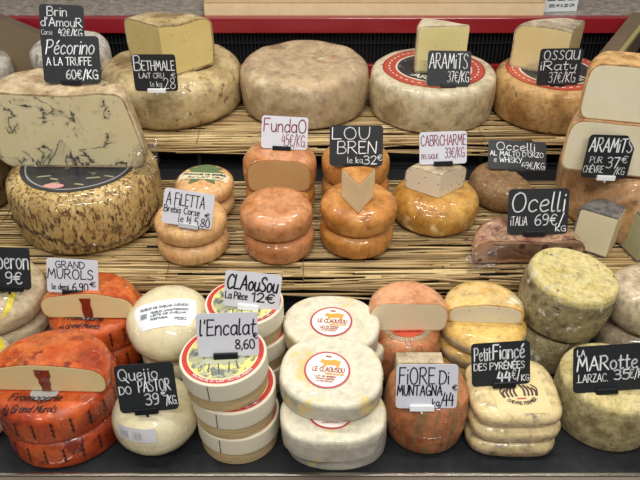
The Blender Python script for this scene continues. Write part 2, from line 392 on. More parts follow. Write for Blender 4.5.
M_BLACK = plain('chalkboard_black', '#1d2023', 0.55); M_WHITE = plain('card_white', '#d2d3db', 0.35)
M_INKW = plain('white_marker', '#eef0f2', 0.6); M_INKK = plain('black_marker', '#17131a', 0.5); M_INKR = plain('wine_marker', '#8a2242', 0.5)
M_CLIPK = plain('black_plastic', '#17181b', 0.3); M_CLIPW = plain('white_plastic', '#eceef0', 0.3)
M_CLIPC = plain('grey_clear_plastic', '#b9bcc0', 0.15)
def card(label, px, py, w, h, sh, off, rollr, lines, black=True, ink=None, clip=(0.5, 0.27, 'k'), lean=20, yaw=0, pen=0.00165):
    """price card whose lower edge shows at pixel (px,py), standing off above shelf sh"""
    p = hit(px, py, sh, off+0.002); d = depth(p)
    el = math.asin(-(p-Vector((0, 0, CAMZ))).normalized().z)
    W, H = w*d/FPX, h*d/FPX/math.cos(el-R(lean))
    M = Matrix.Translation(p) @ Matrix.Rotation(R(yaw), 4, 'Z') @ Matrix.Rotation(-R(lean), 4, 'X') @ Matrix.Rotation(-R(rollr), 4, 'Y')
    root = thing('price_card', label, 'price card', 'price cards standing among the cheeses', M)
    th = 0.0014; bm = bmesh.new(); P = []; rc = min(W, H)*0.085
    for cx, cz, a0 in ((W/2-rc, rc, -PI/2), (W/2-rc, H-rc, 0), (-W/2+rc, H-rc, PI/2), (-W/2+rc, rc, PI)):
        for i in range(5): P.append((cx+rc*math.cos(a0+PI/2*i/4), cz+rc*math.sin(a0+PI/2*i/4)))
    A = [bm.verts.new((x, -th/2, z)) for x, z in P]; B = [bm.verts.new((x, th/2, z)) for x, z in P]
    bm.faces.new(A); bm.faces.new(B[::-1])
    for i in range(len(P)):
        j = (i+1) % len(P); bm.faces.new((A[j], A[i], B[i], B[j]))
    bmesh.ops.recalc_face_normals(bm, faces=bm.faces[:])
    obj('board', bm, M_BLACK if black else M_WHITE, root)
    bm = bmesh.new(); mp = lambda u, v: Vector((u, -th/2-0.0005, v))
    for ln in lines:
        s, x0, y0, x1, y1 = ln[:5]; wk = ln[5] if len(ln) > 5 else 1.0; sl = ln[6] if len(ln) > 6 else 0.0; rt = ln[7] if len(ln) > 7 else 0
        cx, cy = -W/2+x0*W, y0*H
        write(bm, s, 0, 0, (x1-x0)*W, (y1-y0)*H, pen*wk, rot(mp, rt, cx, cy), sl)
    obj('lettering', bm, ink or (M_INKW if black else M_INKK), root)
    cxr, cw, kind = clip
    cm = {'k': M_CLIPK, 'w': M_CLIPW, 'c': M_CLIPC}[kind]
    x = -W/2+cxr*W; hw = cw*W/2; bm = nbox(x-hw, x+hw, -0.0045, 0.0045, -0.0035, 0.0055, 0.001)
    cl = obj('clip', bm, cm, root)
    obj('pin', nbox(x-0.0015, x+0.0015, -0.0015, 0.0015, -0.008, -0.003), cm, cl)
    return root

# ------------------------------------------------------------------ rinds, pastes, prints
m_beth = rind('yellow_ivory_rind', ['#8f7446', '#bda574', '#d2be8e', '#b09466'], 9, 0.55, 0.35, 120, 0.8, ('#8a6b48', 55, 0.6))
m_tomme = rind('beige_dusty_rind', ['#9c8460', '#c2ab86', '#b59c78', '#d3c2a0'], 8, 0.6, 0.3, 110, 0.75, [('#b98a68', 14, 0.62), ('#8c7a60', 70, 0.64)])
m_aram = rind('cream_grey_rind', ['#a08762', '#c4af88', '#d0bf9a', '#b59b72'], 10, 0.6, 0.35, 120, 0.7, ('#9a7350', 30, 0.64), top=(['#d9cdb0', '#c9b994'], 0.082, 0.004))
m_ossau = rind('ochre_rind', ['#936a38', '#b58a52', '#c49e68', '#a27a44'], 14, 0.65, 0.5, 160, 0.35, ('#7e5c38', 60, 0.62))
m_grey = rind('grey_mould_rind', ['#6f6a62', '#a39c90', '#c3bdb0', '#8d867b'], 16, 0.7, 0.5, 120, 0.4)
m_brin = rind('grey_white_rind', ['#77716a', '#b3aba0', '#cfc8bb', '#948b80'], 22, 0.75, 0.6, 110, 0.15)
m_basket = rind('basket_flecked_rind', ['#ab8c50', '#c8a96c', '#d8bc82'], 16, 0.6, 0.7, 130, 0.7,
                [('#7a5c36', 120, 0.53, (1.1, 1.1, 0.45)), ('#3f2d1c', 170, 0.57, (1.1, 1.1, 0.4))])
m_darkb = rind('brown_basket_rind', ['#5a4428', '#7d6340', '#8f7550'], 20, 0.6, 0.7, 130, 0.5, ('#3f2e1c', 50, 0.55, (1, 1, 0.4)))
m_pecr = rind('beige_truffle_rind', ['#98825f', '#b8a17c', '#c8b390', '#a68b68'], 18, 0.6, 0.4, 120, 0.4, ('#7c6a50', 60, 0.62))
m_filet = rind('peach_rind', ['#d6a068', '#e3b47a', '#dca66e'], 20, 0.45, 0.5, 210, 0.8, stretch=(1, 1, 0.15))
m_fund = rind('salmon_orange_rind', ['#b3703c', '#c78450', '#d39464', '#ba7646'], 12, 0.4, 0.35, 160, 1.0, ('#d8a890', 25, 0.62))
m_lou = rind('orange_washed_rind', ['#ae6c2c', '#c4823c', '#d3944e', '#b87230'], 13, 0.4, 0.3, 160, 0.9)
m_cabr = rind('golden_rind', ['#a8742c', '#c48e40', '#d3a75a', '#b68038'], 12, 0.45, 0.35, 140, 0.6, ('#ead6a2', 18, 0.6))
m_occb = rind('malt_crusted_rind', ['#6b5034', '#8e6d47', '#7a5c3c'], 30, 0.6, 0.6, 200, 0.5, ('#a89478', 120, 0.6))
m_occp = rind('wine_brown_pink_rind', ['#5a382c', '#946650', '#c09a7c', '#6e4638'], 20, 0.35, 0.7, 90, 1.0, ('#d9c3a8', 60, 0.6))
m_gwr = rind('slate_grey_rind', ['#5d5a57', '#85817c', '#6c6864'], 40, 0.7, 0.6, 150, 0.2)
m_pinkr = rind('beige_pink_rind', ['#a2744a', '#c09264', '#cfa87c', '#b28254'], 10, 0.45, 0.35, 140, 0.7, ('#9c7250', 40, 0.62))
m_stn = rind('ivory_bloomy_rind', ['#bda984', '#d8c9a6', '#cab992'], 26, 0.55, 0.7, 70, 0.7, ('#b8a988', 30, 0.62), mott=.2)
m_mur = rind('orange_wrapped_rind', ['#842a0e', '#b04014', '#c85a24', '#a03410'], 9, 0.4, 0.4, 90, 0.9, ('#7c2a12', 24, 0.62))
m_murh = rind('orange_red_rind', ['#963410', '#bf4e1a', '#d06c2e', '#aa3e12'], 12, 0.4, 0.35, 120, 0.9, ('#8c2c14', 30, 0.6))
m_quei = rind('ivory_smooth_rind', ['#d9cca0', '#e4d9b4', '#ddd1a8'], 12, 0.5, 0.15, 80, 0.8, mott=.12)
m_clau = rind('white_bloomy_rind', ['#a8a394', '#c4bfb0', '#d0cbbc'], 16, 0.6, 0.45, 120, 0.35, ('#d6c084', 18, 0.57), mott=.2, top=(['#cdc5aa', '#ded8c2', '#cfc39c'], 0.03, 0.003))
m_fior = rind('pinkish_orange_rind', ['#a05a30', '#b87044', '#c88258', '#aa6238'], 14, 0.45, 0.5, 110, 0.8, ('#9a774c', 110, 0.525, (1.2, 1.2, 0.09)))
m_fiorp = rind('peach_pink_rind', ['#cc8a5e', '#dc9f74', '#e3ab84'], 16, 0.45, 0.4, 110, 0.8)
m_pfia = rind('pale_pinkish_rind', ['#a88c66', '#c9ae86', '#d6bf98', '#ba9c74'], 14, 0.4, 0.3, 100, 1.0, ('#a39480', 34, .6), mott=.4, top=(['#dcc28a', '#e3ce98', '#d3b87e'], 0.02, 0.006))
m_yell = rind('yellow_smooth_rind', ['#c2b08c', '#b5a587', '#cfc0a0'], 16, 0.45, 0.3, 100, 0.8, top=(['#d9ab52', '#e5bf6c', '#deb45e'], 0.022, 0.006))
m_yellh = rind('deep_yellow_rind', ['#d3a040', '#e2b45a', '#e6c688', '#dba748'], 10, 0.45, 0.3, 120, 0.7, ('#efe4c8', 14, 0.6))
m_maro = rind('grey_crusty_rind', ['#5c523c', '#8f8260', '#a39670', '#766a4c'], 24, 0.75, 0.9, 130, 0.0, [('#d3cfc0', 60, 0.6), ('#5b5646', 80, 0.64)], top=(['#b5a05c', '#cbb976', '#d8c88e', '#9c8a4e'], 0.078, 0.004))
m_marf = rind('yellow_grey_crusty_rind', ['#7a6c48', '#a39468', '#b8a97c', '#8f8058'], 22, 0.75, 0.8, 130, 0.0, ('#7c7660', 80, 0.64), top=(['#b5a264', '#cfbe80', '#dccd98', '#a08e58'], 0.078, 0.004))
m_palew = rind('pale_greyish_rind', ['#94836a', '#bda98a', '#d3c2a2', '#a8957a'], 14, 0.5, 0.4, 110, 0.9)
p_beth = pastemat('ivory_paste', '#dcc47a', '#e6d28e', ('#b59f63', 70, 0.10))
p_aram = pastemat('light_yellow_paste', '#e3d693', '#ebdfa2', ('#c4b470', 50, 0.06))
p_ossau = pastemat('cream_yellow_paste', '#d9c38a', '#e0cd98')
p_pec = pastemat('truffled_paste', '#e2d4a4', '#eaddb4', None, 0.5, True)
p_fund = pastemat('tan_paste', '#c99f68', '#d2aa76')
p_lou = pastemat('pale_cream_paste', '#f0dcac', '#f4e4be')
p_cab = pastemat('off_white_paste', '#ecdfc4', '#f0e6d0', ('#a8946e', 90, 0.13))
p_grey = pastemat('grey_cream_paste', '#e6dcb4', '#ece4c4')
p_ar2 = pastemat('white_grey_paste', '#eadfbe', '#f0e8cc', None, 0.5)
p_mur = pastemat('buttery_paste', '#ecd496', '#f0dca8')
p_fior = pastemat('pale_buff_paste', '#e8d8b2', '#eee0c0', None, 0.5)
p_petit = pastemat('ivory_white_paste', '#e3dabc', '#ece4cb', ('#b8a878', 60, 0.08))

Rr = random.Random(3)
def stack(items, c, sh, z0=0.0):
    """items: list of (height, builder(M)) laid on each other; offsets given per item as dx,dy,tx,ty,rz"""
    z = z0; out = []
    for h, o, fn in items:
        out.append(fn(put(c, sh, z, *o), z)); z += h
    return out, z

# ================================================================= TOP SHELF
# --- big wheel with a cut wedge behind the truffled half
c, r = seat(177, 134, 134, TOP)
W = Wheel(r, .114, .042, .04, .006, 0, .018, .003, 11)
cheese('large_cheese', 'big yellow ivory wheel in cling film carrying the cut wedge with the 28 € card', put(c, TOP), W, m_beth)
cb, rb_ = c, r
ct = hit(166, 79, TOP, .118)
W = Wheel(.133, .108, .02, .02, .004, -.004, .03, .003, 12)
cheese('cheese_wedge', 'thick ivory cheese wedge with small holes, point forward, on the left big wheel', put(Vector((ct.x, ct.y, ct.z)), TOP, -.0005, rz=0), W, m_beth, cone(43, 137), p_beth, .005)
# --- plain central wheel
c, r = seat(305, 133, 125, TOP)
W = Wheel(r, .115, .030, .024, .007, .004, .012, .003, 21)
cheese('large_cheese', 'whole beige wheel with nothing on it, centre of the top shelf', put(c, TOP), W, m_tomme)
# --- wheel with black and red round label, left
def biglabel(root, W, rad, words):
    lab = obj('round_label', disc(W, rad, rings=12, seg=64), ringmat('label_print', [(rad*.70, '#2b2a2e'), (rad*.74, '#d9d2c2'), (rad*.76, '#c4432f'), (rad*.96, '#b94a38'), (rad, '#a03a2c'), (rad*1.1, '#a03a2c')],
              [(38, .6, '#6d6d72', rad*.68), (30, .66, '#8f2f28', rad*.6)]), root)
    bm = bmesh.new(); mp = lambda u, v: W.surf(u, v, .0016)
    for s, sg in words:
        ln = rad*1.1; write(bm, s, -ln/2, 0, ln/2, rad*.16, rad*.03, arcmap(mp, rad*(.5 if sg > 0 else .64), sgn=sg))
    for i in range(40):
        a = 2*PI*i/40; rr = rad*.87
        ribbon(bm, [(rr*math.cos(a), rr*math.sin(a)), (rr*math.cos(a+.05), rr*math.sin(a+.05))], rad*.03, mp)
    obj('label_lettering', bm, plain('label_cream_print', '#dcd4c4', .5), lab)
c, r = seat(429, 136, 122, TOP)
W = Wheel(r, .099, .013, .014, .005, 0, .006, .0008, 31)
root = cheese('large_cheese', 'wheel with red and black round label under the pale block, right of the plain wheel', put(c, TOP), W, m_aram, parts=True)
biglabel(root, W, r*.80, [('ARAMITS', -1)])
W2 = Wheel(.113, .106, .012, .012, .001, 0, .01, .001, 32)
pt = hit(463, 72, TOP, .1)
cheese('cheese_wedge', 'light yellow cheese wedge standing on the left red-labelled wheel', put(pt, TOP, .0004, rz=0), W2, m_aram, cone(150, 183), p_aram, .004)
# --- wheel with black and red label, right
c, r = seat(547, 137, 114, TOP)
W = Wheel(r, .099, .017, .018, .005, 0, .006, .0008, 41)
root = cheese('large_cheese', 'ochre wheel with red and black round label, right end of the top shelf', put(c, TOP), W, m_ossau, parts=True)
biglabel(root, W, r*.84, [('OSSAU-IRATY', -1)])
pt = hit(562, 77, TOP, .1)
W2 = Wheel(.125, .098, .02, .02, .002, -.003, .02, .002, 42)
cheese('cheese_wedge', 'tan cut wedge with one yellow face on the ochre red-labelled wheel', put(pt, TOP, .0004), W2, m_palew, cone(58, 148), p_ossau, .004)
# --- left end
c, r = seat(-22, 106, 88, TOP); c.y = min(c.y, 1.705-r); c.z = TOP[0]+TOP[2]*(c.y-TOP[1])
cheese('large_cheese', 'grey-rinded low wheel cut off by the left edge of the photo', put(c, TOP), Wheel(r, .085, .02, .02, .002, 0, .02, .002, 51), m_grey)
c, r = seat(80, 114, 74, TOP); c.y = min(c.y, 1.70-r); c.z = TOP[0]+TOP[2]*(c.y-TOP[1])
for k, (lb) in enumerate(['grey-white soft cheese directly beneath another behind the truffled half', 'grey-white rounded cheese behind the two cards at top left']):
    W = Wheel(r, .075, .04, .036, .003, .003, .03, .003, 52+k)
    cheese('soft_cheese', lb, put(c, TOP, .0745*k, dx=.004*k), W, m_brin)

# ================================================================= MIDDLE SHELF
# --- dark wheel at the left edge
c, r = seat(-46, 233, 134, MID)
W = Wheel(r, .125, .02, .02, .003, 0, .008, .001, 60)
root = cheese('large_cheese', 'dark brown wheel with a red label at the left edge, middle shelf', put(c, MID), W, m_darkb, parts=True)
obj('round_label', disc(W, r*.8, rings=9), ringmat('red_label_print', [(r*.7, '#c43a3a'), (r*.73, '#e3dcd0'), (r*.9, '#b93434')]), root)
# --- basket-patterned wheel, truffled half on it
c, r = seat(95, 260, 141, MID); cM1 = c
W = Wheel(r, .122, .032, .028, .006, .002, .008, .001, 61)
root = cheese('large_cheese', 'large film-wrapped wheel with brown basket flecks under the truffled half', put(c, MID), W, m_basket, parts=True)
lab = obj('round_label', disc(W, r*.76, rings=12, seg=64), ringmat('dark_label_print', [(r*.68, '#2c2d33'), (r*.70, '#8f8f92'), (r*.9, '#2a2b31')], [(40, .58, '#7d7f6a', r*.5), (22, .66, '#a03a30', r*.45)]), root)
bm = bmesh.new(); mp = lambda u, v: W.surf(u, v, .0016)
for i_, (x_, y_, l_) in enumerate([(-.06, -.055, .02), (-.035, -.06, .012), (.03, -.06, .02), (.06, -.05, .014), (-.03, -.078, .012), (.015, -.08, .014)]):
    ribbon(bm, [(x_, y_), (x_+l_, y_+.004*(-1)**i_)], .005, mp)
obj('print', bm, plain('label_grey_print', '#8c8a6c', .5), lab)
obj('oval_mark', disc(W, .014, lambda x, y: W.surf(x-.022, y-.086, .0018), ex=1.3, ey=.6, rings=3, seg=24), plain('pink_print', '#c9928c', .5), lab)
# gathered film seam round the wheel and its loose corner
bm = bmesh.new(); prev = None
for i in range(61):
    th = R(-165)+R(160)*i/60; zz = .035+.018*math.sin(i*.11)+.004*math.sin(i*1.3)
    ring = []
    for (de, dz) in ((-.0006, -.004), (.0028+.001*math.sin(i*2.1), 0), (-.0006, .004)): ring.append(bm.verts.new(W.side(th, zz+dz, de)))
    if prev:
        for k in (0, 1): bm.faces.new((prev[k], ring[k], ring[k+1], prev[k+1]))
    prev = ring
obj('film_seam', bm, FILM, root, True)
def crumple(mp, w, h, seed, amp=.008, n=14):
    bm = bmesh.new()
    g = [[None]*(n+1) for _ in range(n+1)]
    for j in range(n+1):
        for i in range(n+1):
            u, v = w*(i/n-.5), h*(j/n-.5)
            e = 1+.25*noise.noise(Vector((i*.6, j*.6, seed)))
            q = noise.noise(Vector((u*60, v*60, seed)))*amp+noise.noise(Vector((u*160, v*160, seed)))*amp*.4
            g[j][i] = bm.verts.new(mp(u*e, v*e, q))
    for j in range(n):
        for i in range(n): bm.faces.new((g[j][i], g[j][i+1], g[j+1][i+1], g[j+1][i]))
    return bm
q0 = Vector((r*.93, -.03, .135))
obj('loose_film', crumple(lambda u, v, q: q0+Vector((u*.8+v*.15, u*.5+q, v)), .05, .085, 3.3, .012), FILM, root, False)
q1 = Vector((r*.62, -r*.86, .055))
obj('loose_film', crumple(lambda u, v, q: q1+Vector((u, q, v+u*.3)), .035, .02, 5.3, .008), FILM, root, False)
# truffled half: a flat cut through a big wheel
zt = .122
pa, pb = hit(2, 165, MID, zt), hit(147, 168, MID, zt)
cut = hit(74, 165, MID, zt)
dW = depth(cut); hw = 76*dW/FPX
W = Wheel(hw*1.02, .144, .014, .016, .003, .0, .008, .003, 62, eb=1.6)
Mh = put(Vector((cut.x, cut.y-.008, cut.z)), MID, 0, rz=-1)
WP = W
cheese('cheese_half', 'big cut cheese with dark truffle veins on the basket-flecked wheel', Mh, W, m_pecr, [(0, -1, 0), (math.sin(R(20)), math.cos(R(20)), .082)], p_pec, .004)
PH = bpy.data.objects[[o for o in bpy.data.objects if o.get('label', '').startswith('big cut cheese')][0].name]
for ch in PH.children:
    for v in ch.data.vertices:
        t = v.co.z/.144
        if v.co.x > 0: v.co.x *= 1-.17*t
        else: v.co.x *= 1-.10*(1-t)**2

# --- peach cheeses with leaf labels
m_leaf = plain('leaf_green', '#5c7048', .5); m_paper = plain('cream_paper', '#d9cfae', .5)
def leaf(root, W, rz, withlabel=True):
    bm = bmesh.new()
    mp = rot(lambda u, v: W.surf(u, v, .0012), rz)
    for a in (-75, -45, -20, 0, 20, 45, 75, 180-40, 180+40):
        L = r*.8 if abs(a) < 60 else r*.62
        m2 = rot(mp, a)
        pts = [(0, 0)]; n = 6
        for i in range(n):
            t0, t1 = i/n, (i+1)/n; w0, w1 = r*.12*math.sin(PI*t0), r*.12*math.sin(PI*t1)
            q = [m2(-w0, L*t0), m2(w0, L*t0), m2(w1, L*t1), m2(-w1, L*t1)]
            try: bm.faces.new([bm.verts.new(x) for x in q])
            except Exception: pass
    obj('leaf', bm, m_leaf, root)
    if withlabel:
        mq = lambda u, v: W.surf(u, v, .0016)
        lb = obj('paper_label', grid(rot(mq, -4, 0, -r*.05), -r*.75, r*.75, -r*.2, r*.17, 12, 5), m_paper, root)
        bm = bmesh.new(); mq2 = rot(lambda u, v: W.surf(u, v, .0021), -4, 0, -r*.05)
        write(bm, 'FROMAGE DE BREBIS', -r*.6, r*.02, r*.65, r*.10, r*.02, mq2); write(bm, 'AU LAIT CRU', -r*.45, -r*.14, r*.6, -r*.06, r*.02, mq2)
        obj('print', bm, M_INKK, lb)
G = 'peach cheeses with leaf labels'
cf, r = seat(195, 269, 70, MID); ra = r
for k, lb in enumerate(['peach flat cheese at the bottom of the front leaf-label pair', 'peach cheese with a green leaf holding the slanting white card']):
    W = Wheel(r, .040, .024, .019, .003, 0, .01, .0008, 70+k); W.s_ = 1
    root = cheese('small_cheese', lb, put(cf, MID, .0385*k, dx=-.001*k, dy=.004*k), W, m_filet, group=G, parts=(k == 1))
    if k: leaf(root, W, 15, False)
cf2, r2 = seat(208, 221, 58, MID); r2 = ra*.88; cf2.y = cf.y+ra+r2+.004
cf2.z = MID[0]+MID[2]*(cf2.y-MID[1])
for k, lb in enumerate(['peach flat cheese at the bottom of the rear leaf-label pair', 'peach cheese with green leaf and printed paper strip, rear pair top']):
    W = Wheel(r2, .039, .024, .018, .003, 0, .01, .0008, 73+k)
    root = cheese('small_cheese', lb, put(cf2, MID, .0375*k, dx=.002*k), W, m_filet, group=G, parts=(k == 1))
    if k: leaf(root, W, 0, True)
# --- salmon orange pair, and pair behind
G = 'salmon orange cheeses under the wine-red lettered card'
cf, r = seat(279, 268, 70, MID); rf = r
for k, lb in enumerate(['lower salmon pink cheese of the front pair left of the orange pair', 'upper salmon cheese of the front pair, bare textured top']):
    cheese('small_cheese', lb, put(cf, MID, .0475*k, dx=.001-.003*k, dy=.003*k), Wheel(r*(1, 1.01)[k], .049, .022, .02, .003, .002, .008, .001, 76+k), m_fund, group=G)
cb2 = Vector((hit(281, 210, MID).x, cf.y+2.1*r, 0)); cb2.z = MID[0]+MID[2]*(cb2.y-MID[1]); cb2.x = (281-320)*depth(Vector((0, cb2.y, .14)))/FPX
rb = r*1.06
W = Wheel(rb, .055, .022, .02, .003, .001, .008, .001, 78)
root = cheese('small_cheese', 'orange cheese with a pale yellow side label beneath the tan cut half', put(cb2, MID), W, m_lou, parts=True, group=G)
lb = obj('side_label', grid(lambda u, v: W.side(u, v, .001), R(-90-10), R(-90+24), .028, .05, 10, 4), plain('pale_yellow_paper', '#d8cf9c', .5), root)
W = Wheel(rb*1.04, .068, .024, .024, .003, 0, .008, .001, 79)
cheese('cheese_half', 'half cheese showing tan paste behind the salmon pair', put(cb2, MID, .0545, dy=.002), W, m_fund, [(0, -1, rb*.55)], p_fund, .002, group=G)
# --- orange pair with small wedge, and pair behind
G = 'orange washed-rind cheeses around the 32 € card'
cf, r = seat(356, 263, 74, MID)
for k, lb in enumerate(['lower orange cheese of the pair under the small upright wedge', 'upper orange cheese carrying the small upright wedge']):
    cheese('small_cheese', lb, put(cf, MID, .0475*k, dx=.002*k, dy=.003*k), Wheel(r*(.98, 1)[k], .049, .022, .02, .003, .002, .008, .001, 80+k), m_lou, group=G)
pt = hit(358, 214, MID, .0965)
cheese('cheese_wedge', 'small narrow cream wedge point forward on the orange cheese', put(pt, MID, .0962, dy=0, dx=0) if False else put(Vector((pt.x, pt.y, pt.z)), MID, .0004), Wheel(.062, .06, .004, .004, 0, 0, .01, .0006, 82), m_lou, cone(60, 117), p_lou, .0025)
cb3 = Vector((0, cf.y+2.1*r, 0)); cb3.z = MID[0]+MID[2]*(cb3.y-MID[1]); cb3.x = (355-320)*depth(Vector((0, cb3.y, .14)))/FPX
for k, lb in enumerate(['lower orange cheese behind the small upright wedge', 'orange cheese just under the 32 € card']):
    cheese('small_cheese', lb, put(cb3, MID, .0535*k, dx=-.001*k), Wheel(rb*(1, .98)[k], .055, .024, .022, .003, .001, .008, .001, 84+k), m_lou, group=G)
# --- golden wheel and white wedge
cg, r = seat(433, 241, 84, MID)
W = Wheel(r, .066, .032, .03, .004, .001, .014, .0015, 90)
cheese('small_cheese', 'golden yellow round cheese carrying the off-white cut piece', put(cg, MID), W, m_cabr)
pt = hit(438, 199, MID, .0655)
cheese('cheese_wedge', 'off-white cheese piece with tiny holes, point forward, under the 33 € card', put(pt, MID, .0004), Wheel(.072, .05, .016, .016, .003, 0, .02, .0015, 91), m_palew, cone(38, 146), p_cab, .002)
# --- brown malt half, pink one, grey-rinded wedge
co, r = seat(500, 211, 80, MID)
co.y = 1.20; co.x = (503-320)*depth(Vector((0, 1.2, .15)))/FPX; co.z = MID[0]+MID[2]*(co.y-MID[1])
cheese('cheese_half', 'brown malt-crusted half cheese under the tilted black card', put(co, MID, rz=-20), Wheel(.070, .055, .02, .026, .004, 0, .02, .002, 92), m_occb, [(.7, .714, .02)], p_grey, .003)
co = hit(524, 259, MID)
W = Wheel(.098, .05, .022, .024, .004, 0, .05, .004, 93)
Mo = put(Vector((co.x, co.y-.012, co.z)), MID, 0, rz=2)
root = cheese('cheese_half', 'film-wrapped wine brown and pink half cheese at the middle shelf front', Mo, W, m_occp, [(0, -1, 0), (0, 1, .07)], pastemat('marbled_pink_paste', '#b07c60', '#dcbc9c', ('#6e4034', 34, .18), 1.0), .003)
obj('loose_film', crumple(lambda u, v, q: Vector((-.085+u, -.012+v*.4+q*.5, .018+v*.8+u*.3)), .05, .035, 8.1, .006), FILM, root, False)
obj('loose_film', crumple(lambda u, v, q: Vector((.01+u, -.004+q*.3, .03+v*.9)), .16, .04, 9.1, .006, 18), FILM, root, False)
pt = hit(605, 258, MID)
cheese('cheese_wedge', 'cream wedge with slate grey rind standing before the right stack', put(pt, MID), Wheel(.066, .088, .008, .008, 0, 0, .01, .001, 94), m_gwr, cone(52, 148), p_grey, .0035)
pt = hit(630, 262, MID)
cheese('cheese_wedge', 'dark-rinded pale green wedge cut off by the right edge', put(pt, MID, dx=.012), Wheel(.066, .085, .008, .008, 0, 0, .01, .001, 95), m_gwr, cone(14, 105), pastemat('pale_green_paste', '#a8a684', '#b8b592'), .004)
# --- right stack
cs, r = seat(626, 241, 158, MID); cs.y = min(cs.y, 1.33-r); cs.z = MID[0]+MID[2]*(cs.y-MID[1])
large_h = .143
cheese('large_cheese', 'large beige pink wheel at the bottom of the right-hand stack', put(cs, MID), Wheel(r, large_h, .035, .035, .005, 0, .01, .002, 96), m_pinkr)
yc = cs.y-r+.040
for k, (xpx, lb, sd, mm, dd) in enumerate([(647, 'grey cream cut half in the middle of the right-hand stack', 97, m_pinkr, .0), (668, 'cut white half on top of the right-hand stack', 98, m_ossau, .004)]):
    ch = Vector((0, yc+dd, 0)); ch.x = (xpx-320)*depth(Vector((0, ch.y, .3+.1*k)))/FPX; ch.z = MID[0]+MID[2]*(ch.y-MID[1])
    cheese('cheese_half', lb, put(ch, MID, large_h-.0005+.0965*k, rz=-13), Wheel(.141, .097, .018, .02, .003, 0, .01, .001, sd, eb=.8), mm, [(0, -1, 0), (0, 1, .062)], p_ar2, .0028)

# ================================================================= FRONT TRAY
# --- ivory soft cheeses with yellow ribbon at the left edge
m_rib = plain('yellow_ribbon', '#dcc832', .35); m_blue = plain('blue_ink', '#2d4a8a', .5); m_lab = plain('white_label_paper', '#e4e6ea', .4)
G = 'ivory cheeses tied with yellow ribbon'
def ribboned(lb, X, Y, z, r, h, seed, dress, tx=0):
    W = Wheel(r, h, min(.05, r*.8), h*.48, .003, 0, .02, .002, seed)
    M = put(Vector((X, Y, 0)), TRAY, z, tx=tx, h=0)
    root = cheese('soft_cheese', lb, M, W, m_stn, parts=dress, group=G)
    if dress:
        for ang, ox in ((-58, .036), (62, .048)):
            nx, ny = math.cos(R(ang)), math.sin(R(ang)); bm = bmesh.new(); n = 24; prev = None
            for i in range(n+1):
                t = -1+2*i/n; row = []
                for s in (-.005, 0, .005):
                    x, y = t*r*.93*nx-s*ny+ox*(1-t*t)*.9, t*r*.93*ny+s*nx
                    row.append(bm.verts.new(W.surf(x, y, .0022)))
                if prev:
                    for k in (0, 1): bm.faces.new((prev[k], prev[k+1], row[k+1], row[k]))
                prev = row
            obj('ribbon', bm, m_rib, root, True)
        lbm = obj('round_label', disc(W, r*.5, None, .004, .006), m_lab, root)
        bm = bmesh.new(); mp = lambda u, v: W.surf(u, v, .0017)
        write(bm, 'MARCELLIN', -r*.7, 0, r*.7, r*.13, r*.028, arcmap(mp, r*.36, .004, .006, 1)); write(bm, 'DU BERRY', -r*.5, 0, r*.5, r*.11, r*.025, arcmap(mp, r*.44, .004, .006, -1))
        obj('print', bm, m_blue, lbm)
for k in range(3):
    ribboned(['ivory cheese at the bottom of the rear left-edge ribbon stack', 'ivory cheese in the middle of the rear left-edge ribbon stack', 'ivory cheese with yellow ribbon directly under the black 9 € card'][k], -.535+.004*k, .880-.003*k, .048*k, .074, .05 if k < 2 else .062, 100+k, k == 2, 14*(k == 2))
for k in range(2):
    ribboned(['ivory cheese at the bottom left corner of the tray', 'ivory cheese with yellow ribbon left of the front orange half'][k], -.530, [.708, .738][k], .052*k, .066, .054 if k < 1 else .066, 104+k, k == 1)

# --- orange wrapped cheeses
m_tagg = plain('grey_oval_print', '#a8a6a2', .5)
def murols(lb, M, r, h, seed, text, G):
    W = Wheel(r, h, .012, .014, .002, 0, .012, .0012, seed)
    root = cheese('orange_cheese', lb, M, W, m_mur, parts=True, group=G)
    bm = bmesh.new()
    for i in range(22):
        th = 2*PI*i/22+.1
        for q in range(3):
            z = h*(.3+.18*q)
            ribbon(bm, [(th, z), (th+.035, z+h*.06), (th-.01, z+h*.1), (th+.03, z+h*.15)], .0022, lambda a, b: W.side(th+(a-th)*1.0, b, .0011))
    if text:
        mp = lambda u, v: W.surf(u, v, .0014)
        write(bm, 'Fromagerie', -r*.5, -r*.60, r*.30, -r*.46, .0017, mp, .2); write(bm, 'du Grand Murols', -r*.55, -r*.84, r*.30, -r*.70, .0015, mp, .2)
        bm3 = bmesh.new()
    obj('print', bm, M_INKK, root)
    if text: obj('oval_print', disc(W, r*.17, cx=-.0, cy=-r*.42, ex=1.3, eps=.0012), m_tagg, root)
    # band under the rim
    return W
G = 'orange wrapped cheeses'
cmu, r = seat(63, 471, 115, TRAY); cmu.x += .01
Hm = .051
murols('orange wrapped cheese at the bottom of the front left stack', put(cmu, TRAY, 0, dx=.004), r, Hm, 110, False, G)
murols('orange cheese with black script just beneath the front cut half', put(cmu, TRAY, Hm, dx=-.002), r*1.01, Hm, 111, True, G)
Wm = Wheel(r*.99, .044, .022, .03, .004, -.006, .01, .0015, 112)
hf = cheese('orange_half', 'front orange-red half cheese, buttery cut face, lying on scripted orange wrap', put(cmu, TRAY, 2*Hm, dx=.002, dy=-.022, rz=-2), Wm, m_murh, [(0, -1, r*.14)], p_mur, .0018, group='orange-red cut halves')
rm2 = r*.88; cmb = Vector((cmu.x+.008, cmu.y+r+rm2+.002, 0))
for k in range(2):
    murols(['orange wrapped cheese at the bottom of the rear left stack', 'orange cheese with black script beneath the rear cut half'][k], put(cmb, TRAY, Hm*k, dx=.002*k), rm2, Hm, 113+k, k == 1, G)
